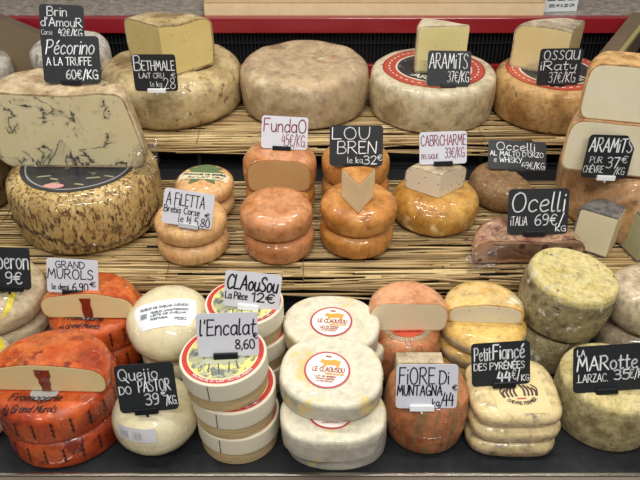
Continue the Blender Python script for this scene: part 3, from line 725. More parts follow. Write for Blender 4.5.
hr = cheese('orange_half', 'rear orange-red half cheese behind the white 6,90 € card', put(cmb, TRAY, 2*Hm, dx=.004, dy=-.030, rz=-1), Wheel(rm2*.98, .044, .022, .03, .004, -.006, .01, .0015, 115), m_murh, [(0, -1, rm2*.12)], p_mur, .0018, group='orange-red cut halves')
m_stain = rind('dark_red_rind_stain', ['#6e2210', '#8f3416', '#7c2a12'], 60, .4, .3, 120, .6)
for ho, yy, sw in ((hf, -r*.14, .011), (hr, -rm2*.12, .008)):
    bm = bmesh.new(); n = 14; L_, R_ = [], []
    for i in range(n+1):
        z = .0015+.039*i/n; wv = sw*(.7+.3*(i/n)+.8*noise.noise(Vector((i*.22, sw*900, 0))))
        L_.append(bm.verts.new((-wv, yy-.0016, z))); R_.append(bm.verts.new((wv*.9, yy-.0016, z)))
    for i in range(n): bm.faces.new((L_[i], R_[i], R_[i+1], L_[i+1]))
    obj('red_stain', bm, m_stain, ho)


# --- white ball cheeses
m_prt = plain('grey_print', '#5d6a70', .5)
def queijo(lb, M, r, h, seed, dress, rz=0, cyo=0.0):
    W = Wheel(r, h, min(.05, r*.85), h*.47, .004, 0, .02, .002, seed, eb=.8)
    root = cheese('white_cheese', lb, M, W, m_quei, parts=bool(dress), group='white film-wrapped cheeses')
    if dress == 1:
        lbm = obj('paper_label', grid(rot(lambda u, v: W.surf(u, v, .0012), rz, 0, cyo), -r*.72, r*.72, -r*.36, r*.36, 12, 8), m_lab, root)
        bm = bmesh.new(); mp = rot(lambda u, v: W.surf(u, v, .0019), rz, 0, cyo)
        for s, a, b, c_, d in (('QUEIJO DE OVELHA CURADO', -.55, .15, .55, .21), ('QUEIJO AMANTEIGADO', -.3, .03, .55, .08), ('LEITE DE OVELHA', -.3, -.06, .5, -.01), ('PORTUGAL', -.3, -.16, .1, -.11), ('PESO', .25, -.22, .5, -.16)):
            write(bm, s, a*r, b*r, c_*r, d*r, r*.016, mp)
        for i in range(5): ribbon(bm, [(-.53*r+i*.03*r, -.08*r), (-.53*r+i*.03*r, .05*r)], r*.02, mp)
        obj('print', bm, m_prt, lbm)
    if dress == 2:
        lbm = obj('paper_label', grid(lambda u, v: W.side(u, v, .0016), R(-128), R(-75), h*.6, h*.88, 12, 5), m_lab, root)
        bm = bmesh.new()
        for i in range(14):
            a = R(-122+i*1.7+(6 if i > 6 else 0)); ribbon(bm, [(a, h*.68), (a, h*.78)], .0045 if i % 3 else .009, lambda u, v: W.side(u, v, .0023))
        obj('print', bm, m_prt, lbm)
    return root
cq, r = seat(157, 468, 83, TRAY); cq.x += .004
queijo('white film-wrapped cheese behind the black 39 € card', put(cq, TRAY), r, .088, 120, 2)
cqb = Vector((cq.x+.006, cq.y+.155, 0))
queijo('white cheese underneath the labelled ball, left of the round boxes', put(cqb, TRAY), .062, .066, 121, 0)
queijo('white ball cheese with a printed label, top of its pair, left of the round boxes', put(cqb, TRAY, .068, dx=-.006, dy=-.008, tx=14), .067, .074, 122, 1, 8, -.012)

# --- round wooden cheese boxes
m_lid = plain('cream_card_lid', '#e2dac2', .5); m_wood = rind('thin_poplar_wood', ['#c2a676', '#cfb68a'], 40, .6, .2, 90, 0, stretch=(.2, .2, 6))
m_enc = {}
def cbox(lb, M, r, seed, G):
    root = thing('round_cheese_box', lb, 'cheese box', G, M)
    W = Wheel(r*.955, .03, .0015, .0015, 0, 0, .001, 0, seed); obj('box_bottom', W.mesh(seg=64), m_wood, root)
    W = Wheel(r, .030, .0015, .0015, 0, 0, .001, 0, seed)
    bm = W.mesh(seg=64); bmesh.ops.translate(bm, verts=bm.verts[:], vec=(0, 0, .022)); lid = obj('lid', bm, m_lid, root)
    lab = 0.052
    mp = lambda x, y: Vector((x, y, lab+.0006))
    if 'e' not in m_enc:
        m_enc['e'] = ringmat('farm_picture_label', [(r*.80, '#e6dc7c'), (r*.81, '#f0ead0'), (r*.93, '#c43c30'), (r*.95, '#ece4cc'), (r, '#e2dac2')], [(30, .47, '#a3a68c', r*.79), (75, .53, '#5f676a', r*.78)])
    lb_ = obj('round_label', disc(None, r*.95, mp, rings=4, seg=64), m_enc['e'], root)
    bm = bmesh.new(); mq = lambda x, y: Vector((x, y, lab+.0011))
    L = r*1.5
    write(bm, 'FROMAGE AU LAIT CRU DE BREBIS', -L/2, 0, L/2, r*.05, r*.012, arcmap(mq, r*.895, sgn=-1))
    obj('ring_print', bm, M_INKW, lb_)
    bm = bmesh.new()
    # drawn ewe and farmer
    def blob(P):
        P = catmull(P+[P[0]], 4)[:-1]; bm.faces.new([bm.verts.new(mq(r*x, r*y)) for x, y in P])
    blob([(-.45, -.05), (-.1, .08), (.25, .05), (.38, -.1), (.3, -.3), (-.1, -.34), (-.42, -.28)])
    blob([(-.62, -.02), (-.45, .1), (-.38, -.05), (-.5, -.2)])
    blob([(.3, -.1), (.42, -.02), (.5, -.3), (.42, -.42), (.33, -.3)])
    obj('sheep_drawing', bm, plain('grey_green_print', '#aeb093', .5), lb_)
    bm = bmesh.new()
    for P in ([(-.62, 0), (-.45, .1), (-.1, .08), (.25, .05), (.4, -.06)], [(-.3, -.32), (-.32, -.55)], [(-.1, -.34), (-.08, -.6)], [(.15, -.32), (.14, -.55)], [(.3, -.3), (.34, -.5)], [(-.55, .3), (-.3, .22), (0, .3), (.3, .26), (.6, .34)]):
        ribbon(bm, catmull([(r*x, r*y) for x, y in P], 4), r*.03, lambda x, y: Vector((x, y, lab+.0016)))
    for q in range(18):
        a = 2*PI*q/18; ribbon(bm, [(r*(.45+.11*math.cos(a)), r*(.42+.09*math.sin(a))), (r*(.45+.11*math.cos(a+.3)), r*(.42+.09*math.sin(a+.3)))], r*.02, lambda x, y: Vector((x, y, lab+.0016)))
    write(bm, 'LE', r*.38, r*.39, r*.52, r*.46, r*.015, lambda x, y: Vector((x, y, lab+.0016)))
    obj('drawing', bm, m_prt, lb_)
    bm = bmesh.new(); ths = -PI/2-.35
    for z0, z1 in ((.024, .05),):
        q = [(ths, z0), (ths+.02, z0), (ths+.02, z1), (ths, z1)]
        bm.faces.new([bm.verts.new(Vector(((r+.0006)*math.cos(a), (r+.0006)*math.sin(a), z))) for a, z in q])
    obj('lid_seam', bm, M_CLIPK, lid)
    return root
G = 'round boxed cheeses'
ce, r = seat(239, 466, 80, TRAY); ce.x += .002; re = r
HB = .0525
for k, (dx, dy, tx, ty) in enumerate([(0, 0, 0, 0), (-.003, -.001, 0, 0), (-.011, 0, 2.0, -2.5)]):
    cbox(['round box at the bottom of the front box stack', 'round box in the middle of the front box stack', 'top round box of the front stack holding the 8,60 € card'][k], put(ce, TRAY, HB*k+(.0025 if k == 2 else 0), dx, dy, tx, ty, 3*k), r, 130+k, G)
ceb = Vector((-.112, ce.y+2.06*r, 0))
for k in range(3):
    cbox(['round box at the bottom of the rear box stack', 'round box in the middle of the rear box stack', 'top round box of the rear stack holding the 12 € card'][k], put(ceb, TRAY, HB*k, [.004, .002, -.004][k], [0, 0, -.004][k], 0, 0, 5*k), r, 134+k, G)

# --- oval white cheeses with round label
m_red = plain('label_red', '#b9424a', .5); m_cow = plain('cow_orange', '#e0a040', .5); m_rtx = plain('red_brown_ink', '#a8503c', .5)
m_clab = None
def claou(lb, M, rx, ry, h, seed, dress, lx=0.0):
    global m_clab
    W = Wheel(rx, h, .006, .007, .001, 0, .025, .0018, seed, 1, ry/rx, 2.35)
    root = cheese('oval_cheese', lb, M, W, m_clau, parts=dress, group='white oval cheeses')
    if dress:
        rad = .0325; cy = -.002
        if m_clab is None: m_clab = ringmat('round_cow_label', [(rad*.90, '#efe9de'), (rad*1.02, '#b9424a'), (rad*1.1, '#b9424a')])
        lab = obj('round_label', disc(None, rad, lambda x, y: W.surf(x+lx, y+cy, .0012)-Vector((lx, cy, 0)), rings=8, seg=48, ey=1.0), m_clab, root)
        lab.location = (lx, cy, 0)
        e1 = lambda x, y: W.surf(x+lx, y+cy, .0019)-Vector((lx, cy, 0))
        bm = bmesh.new()
        P = [(-.35, .35), (-.3, .55), (-.1, .5), (.3, .56), (.55, .5), (.5, .15), (.4, .12), (.36, .26), (-.05, .24), (-.1, .1), (-.2, .12), (-.2, .34)]
        bm.faces.new([bm.verts.new(e1(x*rad, y*rad)) for x, y in P])
        bmesh.ops.triangulate(bm, faces=bm.faces[:])
        write(bm, 'FERMIER AU LAIT CRU', -.05*rad, -.27*rad, .72*rad, -.19*rad, .0009, e1)
        obj('cow_drawing', bm, m_cow, lab)
        bm = bmesh.new()
        write(bm, 'LE CLAOUSOU', -.62*rad, -.12*rad, .74*rad, .12*rad, .0013, e1)
        for i, s in enumerate(('LAIT DE BREBIS', 'FROMAGERIE', 'AVEYRON')): write(bm, s, (-.5+.05*i)*rad, (-.42-.13*i)*rad, (.4-.05*i)*rad, (-.35-.13*i)*rad, .0007, e1)
        write(bm, 'BREBIS', -.12*rad, .68*rad, .12*rad, .75*rad, .0007, e1)
        obj('print', bm, m_rtx, lab)
cl, r = seat(333, 473, 101, TRAY, 0, .78); rx, ry = r, r*.76
hC = .036; hM = .043
claou('lowest white oval cheese of the front oval stack', put(cl, TRAY, 0, dx=.004, dy=.004), rx*1.0, ry*1.04, .036, 140, False)
claou('middle white oval cheese of the front oval stack', put(cl, TRAY, .040, dx=0, dy=-.016, tx=3, rz=2), rx*1.0, ry*1.0, hM, 141, True, -.004)
claou('top white oval cheese of the front oval stack, right of boxes', put(cl, TRAY, .090, dx=-.003, dy=.022, tx=8, rz=-6), rx*.98, ry*1.12, hC, 142, True, -.006)
clb = Vector(((331-320)*1.0/FPX*1.05, cl.y+ry*2+.018, 0))
claou('bottom white oval cheese of the rear oval stack', put(clb, TRAY, 0, dx=.01), rx*.98, ry, hC+.01, 143, False)
claou('middle white oval cheese of the rear oval stack', put(clb, TRAY, hC+.01, dx=.012, dy=.0), rx*.98, ry, hC, 144, False)
claou('top white oval cheese of the rear oval stack', put(clb, TRAY, 2*hC+.018, dx=.0, dy=-.004, tx=6, rz=-8), rx, ry*1.05, hC, 145, True, 0)

# --- pinkish orange drums
G = 'pinkish orange drum cheeses'
cfi, r = seat(423, 459, 82, TRAY)
m_strip = ringmat('scalloped_red_label', [(.032, '#d8583c'), (.0335, '#cfc8b0'), (.05, '#6b6a5e'), (.06, '#6b6a5e')])
def drum(lb, M, r, h, seed):
    W = Wheel(r, h, .014, .015, .006, 0, .014, .0012, seed)
    root = cheese('drum_cheese', lb, M, W, m_fior, parts=True, group=G)
    k = min(1, r/.062)
    lab = obj('round_label', disc(W, .032*k, rings=8), plain('orange_red_label', '#d8583c', .4), root)
    bm = bmesh.new(); mp = lambda u, v: W.surf(u, v, .0012)
    for i in range(56):
        a = 2*PI*i/56; ribbon(bm, [(.035*k*math.cos(a), .035*k*math.sin(a)), (.043*k*math.cos(a), .043*k*math.sin(a))], .0026 if i % 2 else .0018, mp, 4)
    obj('label_fringe', bm, plain('grey_cream_stripes', '#a8a48c', .5), root)
    bm = bmesh.new(); mp = lambda u, v: W.surf(u, v, .0018)
    write(bm, 'FIORE DI MUNTAGNA', -.022, -.019, .022, -.0155, .0008, mp)
    obj('print', bm, plain('dark_red_print', '#6e2418', .5), lab)
    return W
drum('pinkish orange drum cheese in front holding the Fiore di Muntagna card', put(cfi, TRAY), r, .094, 150)
pt = hit(419, 386, TRAY, .094)
cheese('cheese_piece', 'small pale cut piece standing on the front drum behind the white card', put(Vector((pt.x, pt.y+.004, pt.z)), TRAY, .0005), Wheel(.05, .040, .002, .002, 0, 0, .004, .0003, 151), m_palew, [(0, -1, 0), (1, 0, .032), (-1, 0, .032), (0, 1, .022)], p_fior, .0025)
cfb = Vector((.139, cfi.y+r*2-.001, 0))
drum('pinkish orange drum beneath the big cut half, behind the front drum', put(cfb, TRAY), .0575, .094, 152)
cheese('cheese_half', 'peach-rinded half cheese with buff cut face, right of the ovals', put(cfb, TRAY, .0935, dy=.002, rz=0), Wheel(.063, .054, .02, .024, .003, 0, .01, .001, 153), m_fiorp, [(0, -1, .014)], p_fior, .0015)

# --- squarish pale cheeses
G = 'pale squarish cheeses in film'
cp, r = seat(506, 464, 86, TRAY); HP = .031
for k in range(3):
    W = Wheel(r*(1, 1.02, .99)[k], HP, .016, .014, .004, -.001, .02, .002, 160+k, 1, .9, 4.0)
    root = cheese('square_cheese', ['pale squarish cheese at the bottom of the stack of three', 'pale squarish cheese in the middle of the stack of three', 'top pale squarish cheese with a printed paper label'][k], put(cp, TRAY, (HP-.0008)*k, dx=.002*(k-1)-.001*k*k, dy=.001*k, tx=4*(k == 2), rz=-3+2*k), W, m_pfia, parts=(k == 2), group=G)
    if k == 2:
        lab = obj('paper_label', grid(rot(lambda u, v: W.surf(u, v, .0012), 3, .003, -.014), -.038, .038, -.036, .04, 12, 12), plain('buff_paper', '#dfca94', .45), root)
        mp = rot(lambda u, v: W.surf(u, v, .0019), 3, .003, -.016); bm = bmesh.new()
        for sg in (-1, 1):
            for i in range(4):
                x = sg*(.006+.0055*i)
                ribbon(bm, catmull([(x, -.006), (x+sg*.001, .004-.001*i), (x-sg*.003, .014-.0025*i)], 4), .003, mp)
            ribbon(bm, catmull([(sg*.024, -.006), (sg*.026, .006), (sg*.02, .012)], 4), .0022, mp)
        obj('drawing', bm, plain('brown_print', '#4a3430', .5), lab)
        bm = bmesh.new(); write(bm, 'CHEVRE FERMIER', -.024, 0, .024, .005, .001, arcmap(mp, .03, 0, .008, -1)); obj('print', bm, M_INKK, lab)
        bm = bmesh.new(); ribbon(bm, [(-.006, -.011), (.006, -.011)], .002, mp); ribbon(bm, [(-.002, .016), (0, .0145)], .002, mp); ribbon(bm, [(.002, .016), (0, .0145)], .002, mp)
        obj('red_mark', bm, m_red, lab)
# --- yellow cheeses behind
G = 'yellow-topped cheeses with greyish sides'
cy = Vector((.268, .850, 0)); ry_ = .072
for k in range(3):
    cheese('yellow_cheese', ['lowest yellow-topped cheese of the rear yellow stack', 'second yellow-topped cheese of the rear yellow stack', 'yellow-topped cheese directly under the thin yellow half'][k], put(cy, TRAY, .030*k, dx=-.003*(k % 2)), Wheel(ry_, .033, .018, .015, .004, 0, .014, .0015, 165+k), m_yell, group=G)
cheese('cheese_half', 'thin deep yellow half cheese with ivory cut face', put(cy, TRAY, .0915, dx=-.002, dy=.0, rz=-3), Wheel(.064, .038, .03, .024, .003, -.004, .01, .001, 168), m_yellh, [(0, -1, .02)], p_petit, .0035)

# --- crusty grey drums
G = 'crusty grey-yellow drum cheeses'
cma, r = seat(600, 455, 100, TRAY)
cheese('crusty_cheese', 'yellow-grey crusty drum in front behind the 35 € card', put(cma, TRAY), Wheel(r, .087, .008, .009, .004, .002, .012, .0015, 170), m_marf, group=G)
cm2 = Vector((.392, cma.y+r+.074, 0)); r2 = .071
cheese('crusty_cheese', 'grey crusty drum beneath the tall tilted drum', put(cm2, TRAY, dx=-.004), Wheel(r2*.97, .076, .014, .014, .003, 0, .012, .0015, 171), m_maro, group=G)
cheese('crusty_cheese', 'grey crusty drum with yellow top, tilted, tallest on the tray', put(cm2, TRAY, .083, dx=.004, dy=-.006, tx=5, ty=6), Wheel(r2*1.03, .09, .007, .008, .004, .002, .012, .0015, 172), m_maro, group=G)
c3 = Vector((.545, .87, 0))
cheese('pale_cheese', 'lower pale cheese at the right edge, under the wrapped one', put(c3, TRAY), Wheel(.07, .075, .03, .03, .004, 0, .015, .002, 174), m_palew, group='pale film-wrapped cheeses at the right edge')
cheese('pale_cheese', 'pale film-wrapped cheese at the right edge beside the tilted drum', put(c3, TRAY, .0745, dx=.0), Wheel(.072, .078, .04, .036, .004, 0, .015, .002, 175), m_palew, group='pale film-wrapped cheeses at the right edge')

# ================================================================= PRICE CARDS
card('black card lettered Brin d\'AmouR, upper of the two at top left', 63, 48, 44, 41, MID, .266, -2, [
    ('Brin', .18, .74, .62, .95, 1), ('d\'AmouR', .03, .5, .95, .70, 1), ('42€/KG', .42, .28, .95, .45, .9), ('Corse', .03, .30, .28, .42, .5)], clip=(.5, .2, 'k'))
card('dark grey card lettered Pécorino à la truffe on the truffled half', 73, 83, 57, 45, MID, .268, 0, [
    ('Pécorino', .07, .62, .9, .92, 1.25, .2), ('A LA TRUFFE', .07, .38, .85, .55, .9), ('60€/KG', .4, .09, .95, .28, 1.2)], clip=(.47, .32, 'k'))
card('small black card lettered Bethmale on the left big wheel', 157, 91, 43, 35, TOP, .118, 0, [
    ('B', .04, .57, .2, .97, 1.3), ('ETHMALE', .22, .57, .96, .83, 1.0), ('LAiT CRU', .13, .36, .7, .5, .7), ('€', .87, .38, .97, .5, .6), ('le kg', .37, .13, .63, .27, .7), ('28', .68, .07, .94, .36, .9)], clip=(.5, .42, 'w'), lean=5)
card('white card lettered Fundao in wine red, middle shelf', 284, 149, 46, 32, MID, .1225, -3, [
    ('FundaO', .05, .52, .96, .92, 1.2), ('45€/KG.', .45, .1, .97, .45, .8)], False, M_INKR, (.45, .4, 'k'))
card('black card lettered Lou Bren 32 €, centre', 356, 166, 53, 40, MID, .108, 0, [
    ('LOU', .05, .66, .75, .95, 1.1), ('BREN', .15, .31, .88, .61, 1.1), ('le kg', .34, .08, .62, .22, .8), ('32', .65, .05, .88, .25, 1.2), ('€', .9, .14, .99, .28, .8)], clip=(.46, .32, 'k'))
card('white card lettered Cabricharme in wine red', 443, 164, 47, 32, MID, .1175, 2, [
    ('CABRiCHARME', .03, .58, .98, .9, .85), ('33€/KG', .54, .2, .95, .5, .75), ('BELGiQUE', .04, .18, .4, .32, .5)], False, M_INKR, (.5, .4, 'k'))
card('black card lettered Aramits on the left red-labelled wheel', 448, 86, 43, 34, TOP, .1, -1, [
    ('ARAMiTS', .04, .5, .92, .92, 1), ('37€/KG', .48, .12, .97, .42, .8)], clip=(.5, .35, 'k'))
card('black card lettered Ossau Iraty on the ochre red-labelled wheel', 557, 85, 42, 35, TOP, .1, 1, [
    ('ossau', .1, .7, .92, 1.1, 1.1), ('iRaty', .05, .42, .88, .66, 1.1), ('37€/KG', .28, .08, .9, .36, .8)], clip=(.5, .35, 'k'), lean=5)
card('black card lettered Occelli al malto, leaning far back', 517, 170, 58, 29, MID, .055, -3, [
    ('Occelli', .14, .66, .8, .93, 1.1), ('AL MALTO D\'ORZO', .03, .46, .95, .62, .8), ('e WHiSKY', .1, .24, .58, .42, .8), ('69€/KG', .58, .06, .97, .28, .8)], clip=(.5, .3, 'k'), lean=40, yaw=0)
card('large black card lettered Ocelli Italia 69 €', 537, 234, 60, 45, MID, .05, 1, [
    ('Ocelli', .05, .5, .92, .92, 1.5, .1), ('iTALiA', .05, .2, .32, .4, .7), ('69€/', .45, .2, .92, .44, 1.2), ('KG', .8, .06, .97, .18, .9)], clip=(.45, .35, 'k'))
card('black card lettered Aramits pur chèvre on the right-hand stack', 603, 178, 46, 42, MID, .142, -2, [
    ('ARAMiTS', .05, .62, .95, .93, 1.4), ('PUR', .12, .36, .38, .5, .6), ('CHÈVRE', .02, .13, .45, .29, .6), ('37', .5, .25, .75, .5, 1.2), ('€', .8, .38, .92, .54, .9), ('/KG', .7, .1, .92, .27, .6)], clip=(.55, .4, 'w'), lean=4)
card('white card lettered A Filetta brebis Corse, slanting', 186, 226, 50, 35, MID, .0785, -9, [
    ('A FiLETTA', .06, .56, .82, .9, 1), ('Brebis Corse', .03, .34, .74, .52, .9), ('le ½', .34, .1, .6, .3, .8), ('5,80', .66, .05, .96, .28, 1), ('€', .85, .32, .95, .45, .8)], False, None, (.55, .4, 'c'))
card('white card lettered Grand Murols above the orange halves', 73, 293, 51, 34, TRAY, 2*Hm+.044, -3, [
    ('GRAND', .18, .74, .74, .93, .8), ('MUROLS', .02, .42, .9, .7, 1), ('le demi', .10, .1, .42, .26, .8), ('6,90', .50, .08, .80, .30, 1), ('€', .84, .22, .95, .36, .8)], False, None, (.5, .4, 'k'))
card('black card cut off by the left edge, lettered Peron 9 €', 4, 289, 55, 42, TRAY, .158, -2, [
    ('peron', .42, .5, .97, .9, 1.3), ('9€', .55, .14, .84, .42, 1.3)], clip=(.6, .5, 'k'))
card('white card lettered Claousou 12 € on the rear round box', 251, 308, 56, 35, TRAY, .1575, -6, [
    ('CLAouSou', .04, .5, .93, .9, 1.6, .1), ('La Pièce', .03, .22, .42, .42, 1), ('12€', .5, .2, .9, .45, 1.3)], False, None, (.45, .38, 'w'))
card('white card lettered l\'Encalat 8,60 € on the front round box', 229, 356, 61, 42, TRAY, .160, 2, [
    ("l'Encalat", .05, .5, .95, .86, 1.25, .1), ('8,60', .62, .17, .93, .38, 1.1), ('€', .92, .4, .99, .52, .8)], False, plain('purple_marker', '#2f1630', .5), (.45, .4, 'k'))
card('black card lettered Queijo do Pastor 39 €', 150, 411, 59, 46, TRAY, .088, 5, [
    ('Queijo', .06, .68, .72, .92, 1), ('DO', .04, .4, .24, .56, 1), ('PASTOR', .37, .42, .9, .66, 1), ('39', .46, .14, .68, .37, 1.2), ('€', .74, .3, .82, .42, .8), ('/KG.', .8, .12, .99, .3, .8)], clip=(.45, .4, 'k'))
card('white card lettered Fiore di Muntagna 44 €', 426, 408, 61, 42, TRAY, .094, 0, [
    ('FiORE', .05, .56, .62, .93, 1.1), ('Di', .7, .56, .85, .86, 1.1), ('MUNTAGNA', .02, .3, .75, .53, 1.1), ('kg/', .6, .05, .77, .22, .8), ('44', .77, .06, .94, .36, 1.1), ('€', .92, .42, .99, .54, .8)], False, None, (.43, .4, 'w'))
card('black card lettered Petit Fiancé des Pyrénées 44 €', 501, 385, 58, 42, TRAY, .093, 4, [
    ('Petit', .05, .6, .33, .9, 1.1), ('Fiancé', .37, .62, .9, .95, 1.4), ('DES PYRÉNÉES', .04, .38, .9, .54, .9), ('44', .44, .07, .66, .32, 1.5), ('€/', .69, .12, .82, .36, .9), ('KG', .85, .08, .98, .22, .8)], clip=(.55, .4, 'k'))
card('large black card lettered La Marotte Larzac at right', 610, 391, 74, 46, TRAY, .088, 4, [
    ('LA', .05, .8, .15, .93, .8), ('MARotte', .05, .48, .85, .78, 1.4), ('.LARZAC.', .05, .23, .46, .4, .8), ('35', .55, .25, .75, .46, 1.3), ('€/KG', .75, .26, 1, .46, .8)], clip=(.45, .3, 'k'))

# ================================================================= DISPLAY CASE
XL, XR = -.95, .95
case = thing('display_case', 'stepped refrigerated cheese display case with red rails and dark slate tray', 'display case')
m_slate = rind('dark_slate', ['#16181b', '#222427', '#1c1e21'], 12, .55, .3, 60, 0)
m_blk = plain('black_panel', '#121315', .5); m_vent = plain('black_vent_fin', '#1b1c20', .4); m_redr = plain('red_rail_paint', '#8a1a24', .35, 0, .3); m_chr = plain('brushed_steel', '#c2bfb4', .25, 1.0)
m_sill = plain('taupe_sill', '#75695c', .5)
obj('slate_tray', nbox(XL, XR, .612, 1.36, -.02, -.0004), m_slate, case)
obj('chrome_strip', nbox(XL, XR, .606, .611, -.02, .004, .001), m_chr, case)
obj('front_sill', nbox(XL, XR, .45, .6055, -.03, .001), m_sill, case)
obj('base_cabinet', nbox(XL, XR, .47, 1.74, -.88, -.031), m_blk, case)
def slab(sh, y0, y1, t, gap):
    bm = bmesh.new(); zf = lambda y: sh[0]+sh[2]*(y-sh[1])-gap
    v = [bm.verts.new((x, y, zf(y)+d)) for x in (XL, XR) for y in (y0, y1) for d in (0, -t)]
    for f in ((0, 1, 3, 2), (4, 6, 7, 5), (0, 4, 5, 1), (2, 3, 7, 6), (0, 2, 6, 4), (1, 5, 7, 3)): bm.faces.new([v[i] for i in f])
    bmesh.ops.recalc_face_normals(bm, faces=bm.faces[:]); return bm
obj('shelf_board', slab(MID, .958, 1.38, .008, .0085), m_blk, case)
obj('shelf_board', slab(TOP, 1.345, 1.70, .008, .0085), m_blk, case)
obj('riser', nbox(XL, XR, 1.381, 1.39, -.001, .18), m_blk, case)
obj('riser', nbox(XL, XR, .962, .972, -.0003, .088), m_blk, case)
for x in (-.27, .36, -.72, .74): obj('bracket', nbox(x-.004, x+.004, 1.345, 1.378, .125, .17), plain('dark_steel', '#3a3b3e', .4, .6), case)
obj('back_panel', nbox(XL, XR, 1.735, 1.75, -.03, .3445), m_blk, case)
obj('red_rail', nbox(XL, XR, 1.715, 1.734, .18, .242, .002), m_redr, case)
obj('red_rail', nbox(XL, XR, 1.705, 1.734, .326, .3645, .002), m_redr, case)
bm = bmesh.new()
for i in range(190):
    x = XL+.01*i; box(bm, x, x+.0035, 1.722, 1.734, .243, .325)
obj('vent_grille', bm, m_vent, case)
bm = bmesh.new(); box(bm, XL, XR, 1.719, 1.7215, .296, .300)
obj('grille_bar', bm, m_vent, case)

def granite():
    nm = NM('speckled_granite'); v = coords(nm, rnd=False)
    c = ramp(nm, nz(nm, v, 42, 7, .9), [(.36, '#4a453f'), (.47, '#857c74'), (.55, '#a5998b'), (.66, '#c5beb4')])
    f = ramp(nm, nz(nm, v, 160, 3, .7), [(.6, 0.0), (.66, .8)]); c = mix(nm, f, c, '#57463a')
    nm.l(c, nm.b.inputs['Base Color']); nm.b.inputs['Roughness'].default_value = .35; return nm.m
gr = obj('granite_worktop', nbox(-1.2, 1.2, 1.7355, 2.35, .345, .357, .001), granite()); tag(gr, 'speckled grey granite worktop behind the display case', 'worktop')
gb = obj('worktop_base', nbox(-1.15, 1.15, 1.752, 2.3, -.9, .3445), m_blk); tag(gb, 'black counter base under the granite worktop', 'counter')

# --- boxes on the worktop
def cboard(c1, c2): return rind('cardboard', [c1, c2], 30, .7, .15, 60, 0, mott=.05)
m_cb, m_cb2 = cboard('#d8c298', '#dfcba4'), cboard('#b39870', '#bca37c')
bx = thing('cardboard_box', 'long shallow light brown cardboard box on the granite worktop', 'box', None, Matrix.Translation((.139, 1.745, .3575)))
bm = bmesh.new(); box(bm, -.435, .435, -.002, .002, 0, .034); bx1 = obj('front_panel', bm, m_cb, bx)
bm = bmesh.new(); box(bm, -.435, .435, .0025, .26, 0, .003); box(bm, -.435, -.432, .0025, .26, .003, .055); box(bm, .432, .435, .0025, .26, .003, .055); box(bm, -.432, .432, .257, .26, .003, .06)
obj('tray_body', bm, m_cb2, bx)
bm = bmesh.new(); v = [bm.verts.new(p) for p in ((-.435, -.001, .035), (.435, -.001, .035), (.42, .08, .056), (-.42, .08, .056), (-.435, -.001, .037), (.435, -.001, .037), (.42, .08, .058), (-.42, .08, .058))]
for f in ((3, 2, 1, 0), (4, 5, 6, 7), (0, 1, 5, 4), (1, 2, 6, 5), (2, 3, 7, 6), (3, 0, 4, 7)): bm.faces.new([v[i] for i in f])
obj('folded_flap', bm, m_cb2, bx)
wb = thing('white_box', 'small white box with printed symbols at top right', 'box', None, Matrix.Translation((.632, 1.80, .3575)) @ Matrix.Rotation(R(8), 4, 'Z'))
obj('carton', nbox(-.05, .05, 0, .12, 0, .075, .001), plain('white_carton', '#d5dadc', .5), wb)
bm = bmesh.new(); mp = lambda u, v: Vector((u, -.0006, v))
for i in range(3):
    x = -.036+.028*i; ribbon(bm, [(x, .03), (x+.02, .03), (x+.02, .05), (x, .05), (x, .03)], .0022, mp)
    if i == 0:
        for q in range(3): ribbon(bm, [(x+.004, .035+.005*q), (x+.016, .035+.005*q)], .0018, mp)
    if i == 1: ribbon(bm, [(x+.004, .034), (x+.01, .042), (x+.016, .046)], .0018, mp); ribbon(bm, [(x+.016, .034), (x+.004, .046)], .0018, mp)
    if i == 2: ribbon(bm, [(x+.007, .034), (x+.007, .046), (x+.013, .046), (x+.013, .034)], .003, mp)
write(bm, '200 M X 20 CM', -.03, .013, .04, .02, .0016, mp)
obj('print', bm, plain('dark_print', '#2e3336', .5), wb)
# leaning brown boxes at both ends
def boxthing(lb, M, w, d, h, m, m2):
    t = thing('brown_box', lb, 'box', None, M)
    obj('carton', nbox(-w/2, w/2, -d/2, d/2, 0, h, .001), m, t)
    obj('end_flap', nbox(-w/2+.002, w/2-.002, -d/2-.003, -d/2-.0005, .002, h-.002), m2, t)
    obj('lid_edge', nbox(w/2-.012, w/2-.002, -d/2+.002, d/2-.002, h+.0004, h+.003), m2, t)
    return t
p = hit(640, 54, TOP, .17)
boxthing('dark brown long box pointing away at upper right', Matrix.Translation((.72, 1.58, TOP[0]+.016+.090)) @ Matrix.Rotation(R(-38), 4, 'Z') @ Matrix.Rotation(R(14), 4, 'X'), .05, .3, .05, cboard('#5e4f3e', '#6b5a46'), plain('olive_flap', '#8f8555', .5))
boxthing('brown box under the long dark box at upper right', Matrix.Translation((.785, 1.58, TOP[0]+.0185)), .08, .12, .08, cboard('#5e4f3e', '#6b5a46'), plain('brown_flap', '#6f5f45', .5))
boxthing('dark brown box leaning behind the grey wheel at upper left', Matrix.Translation((-.80, 1.675, TOP[0]+.06)) @ Matrix.Rotation(R(24), 4, 'Y'), .16, .03, .12, cboard('#5c5044', '#6a5c4c'), plain('tan_flap', '#7d6c54', .5))

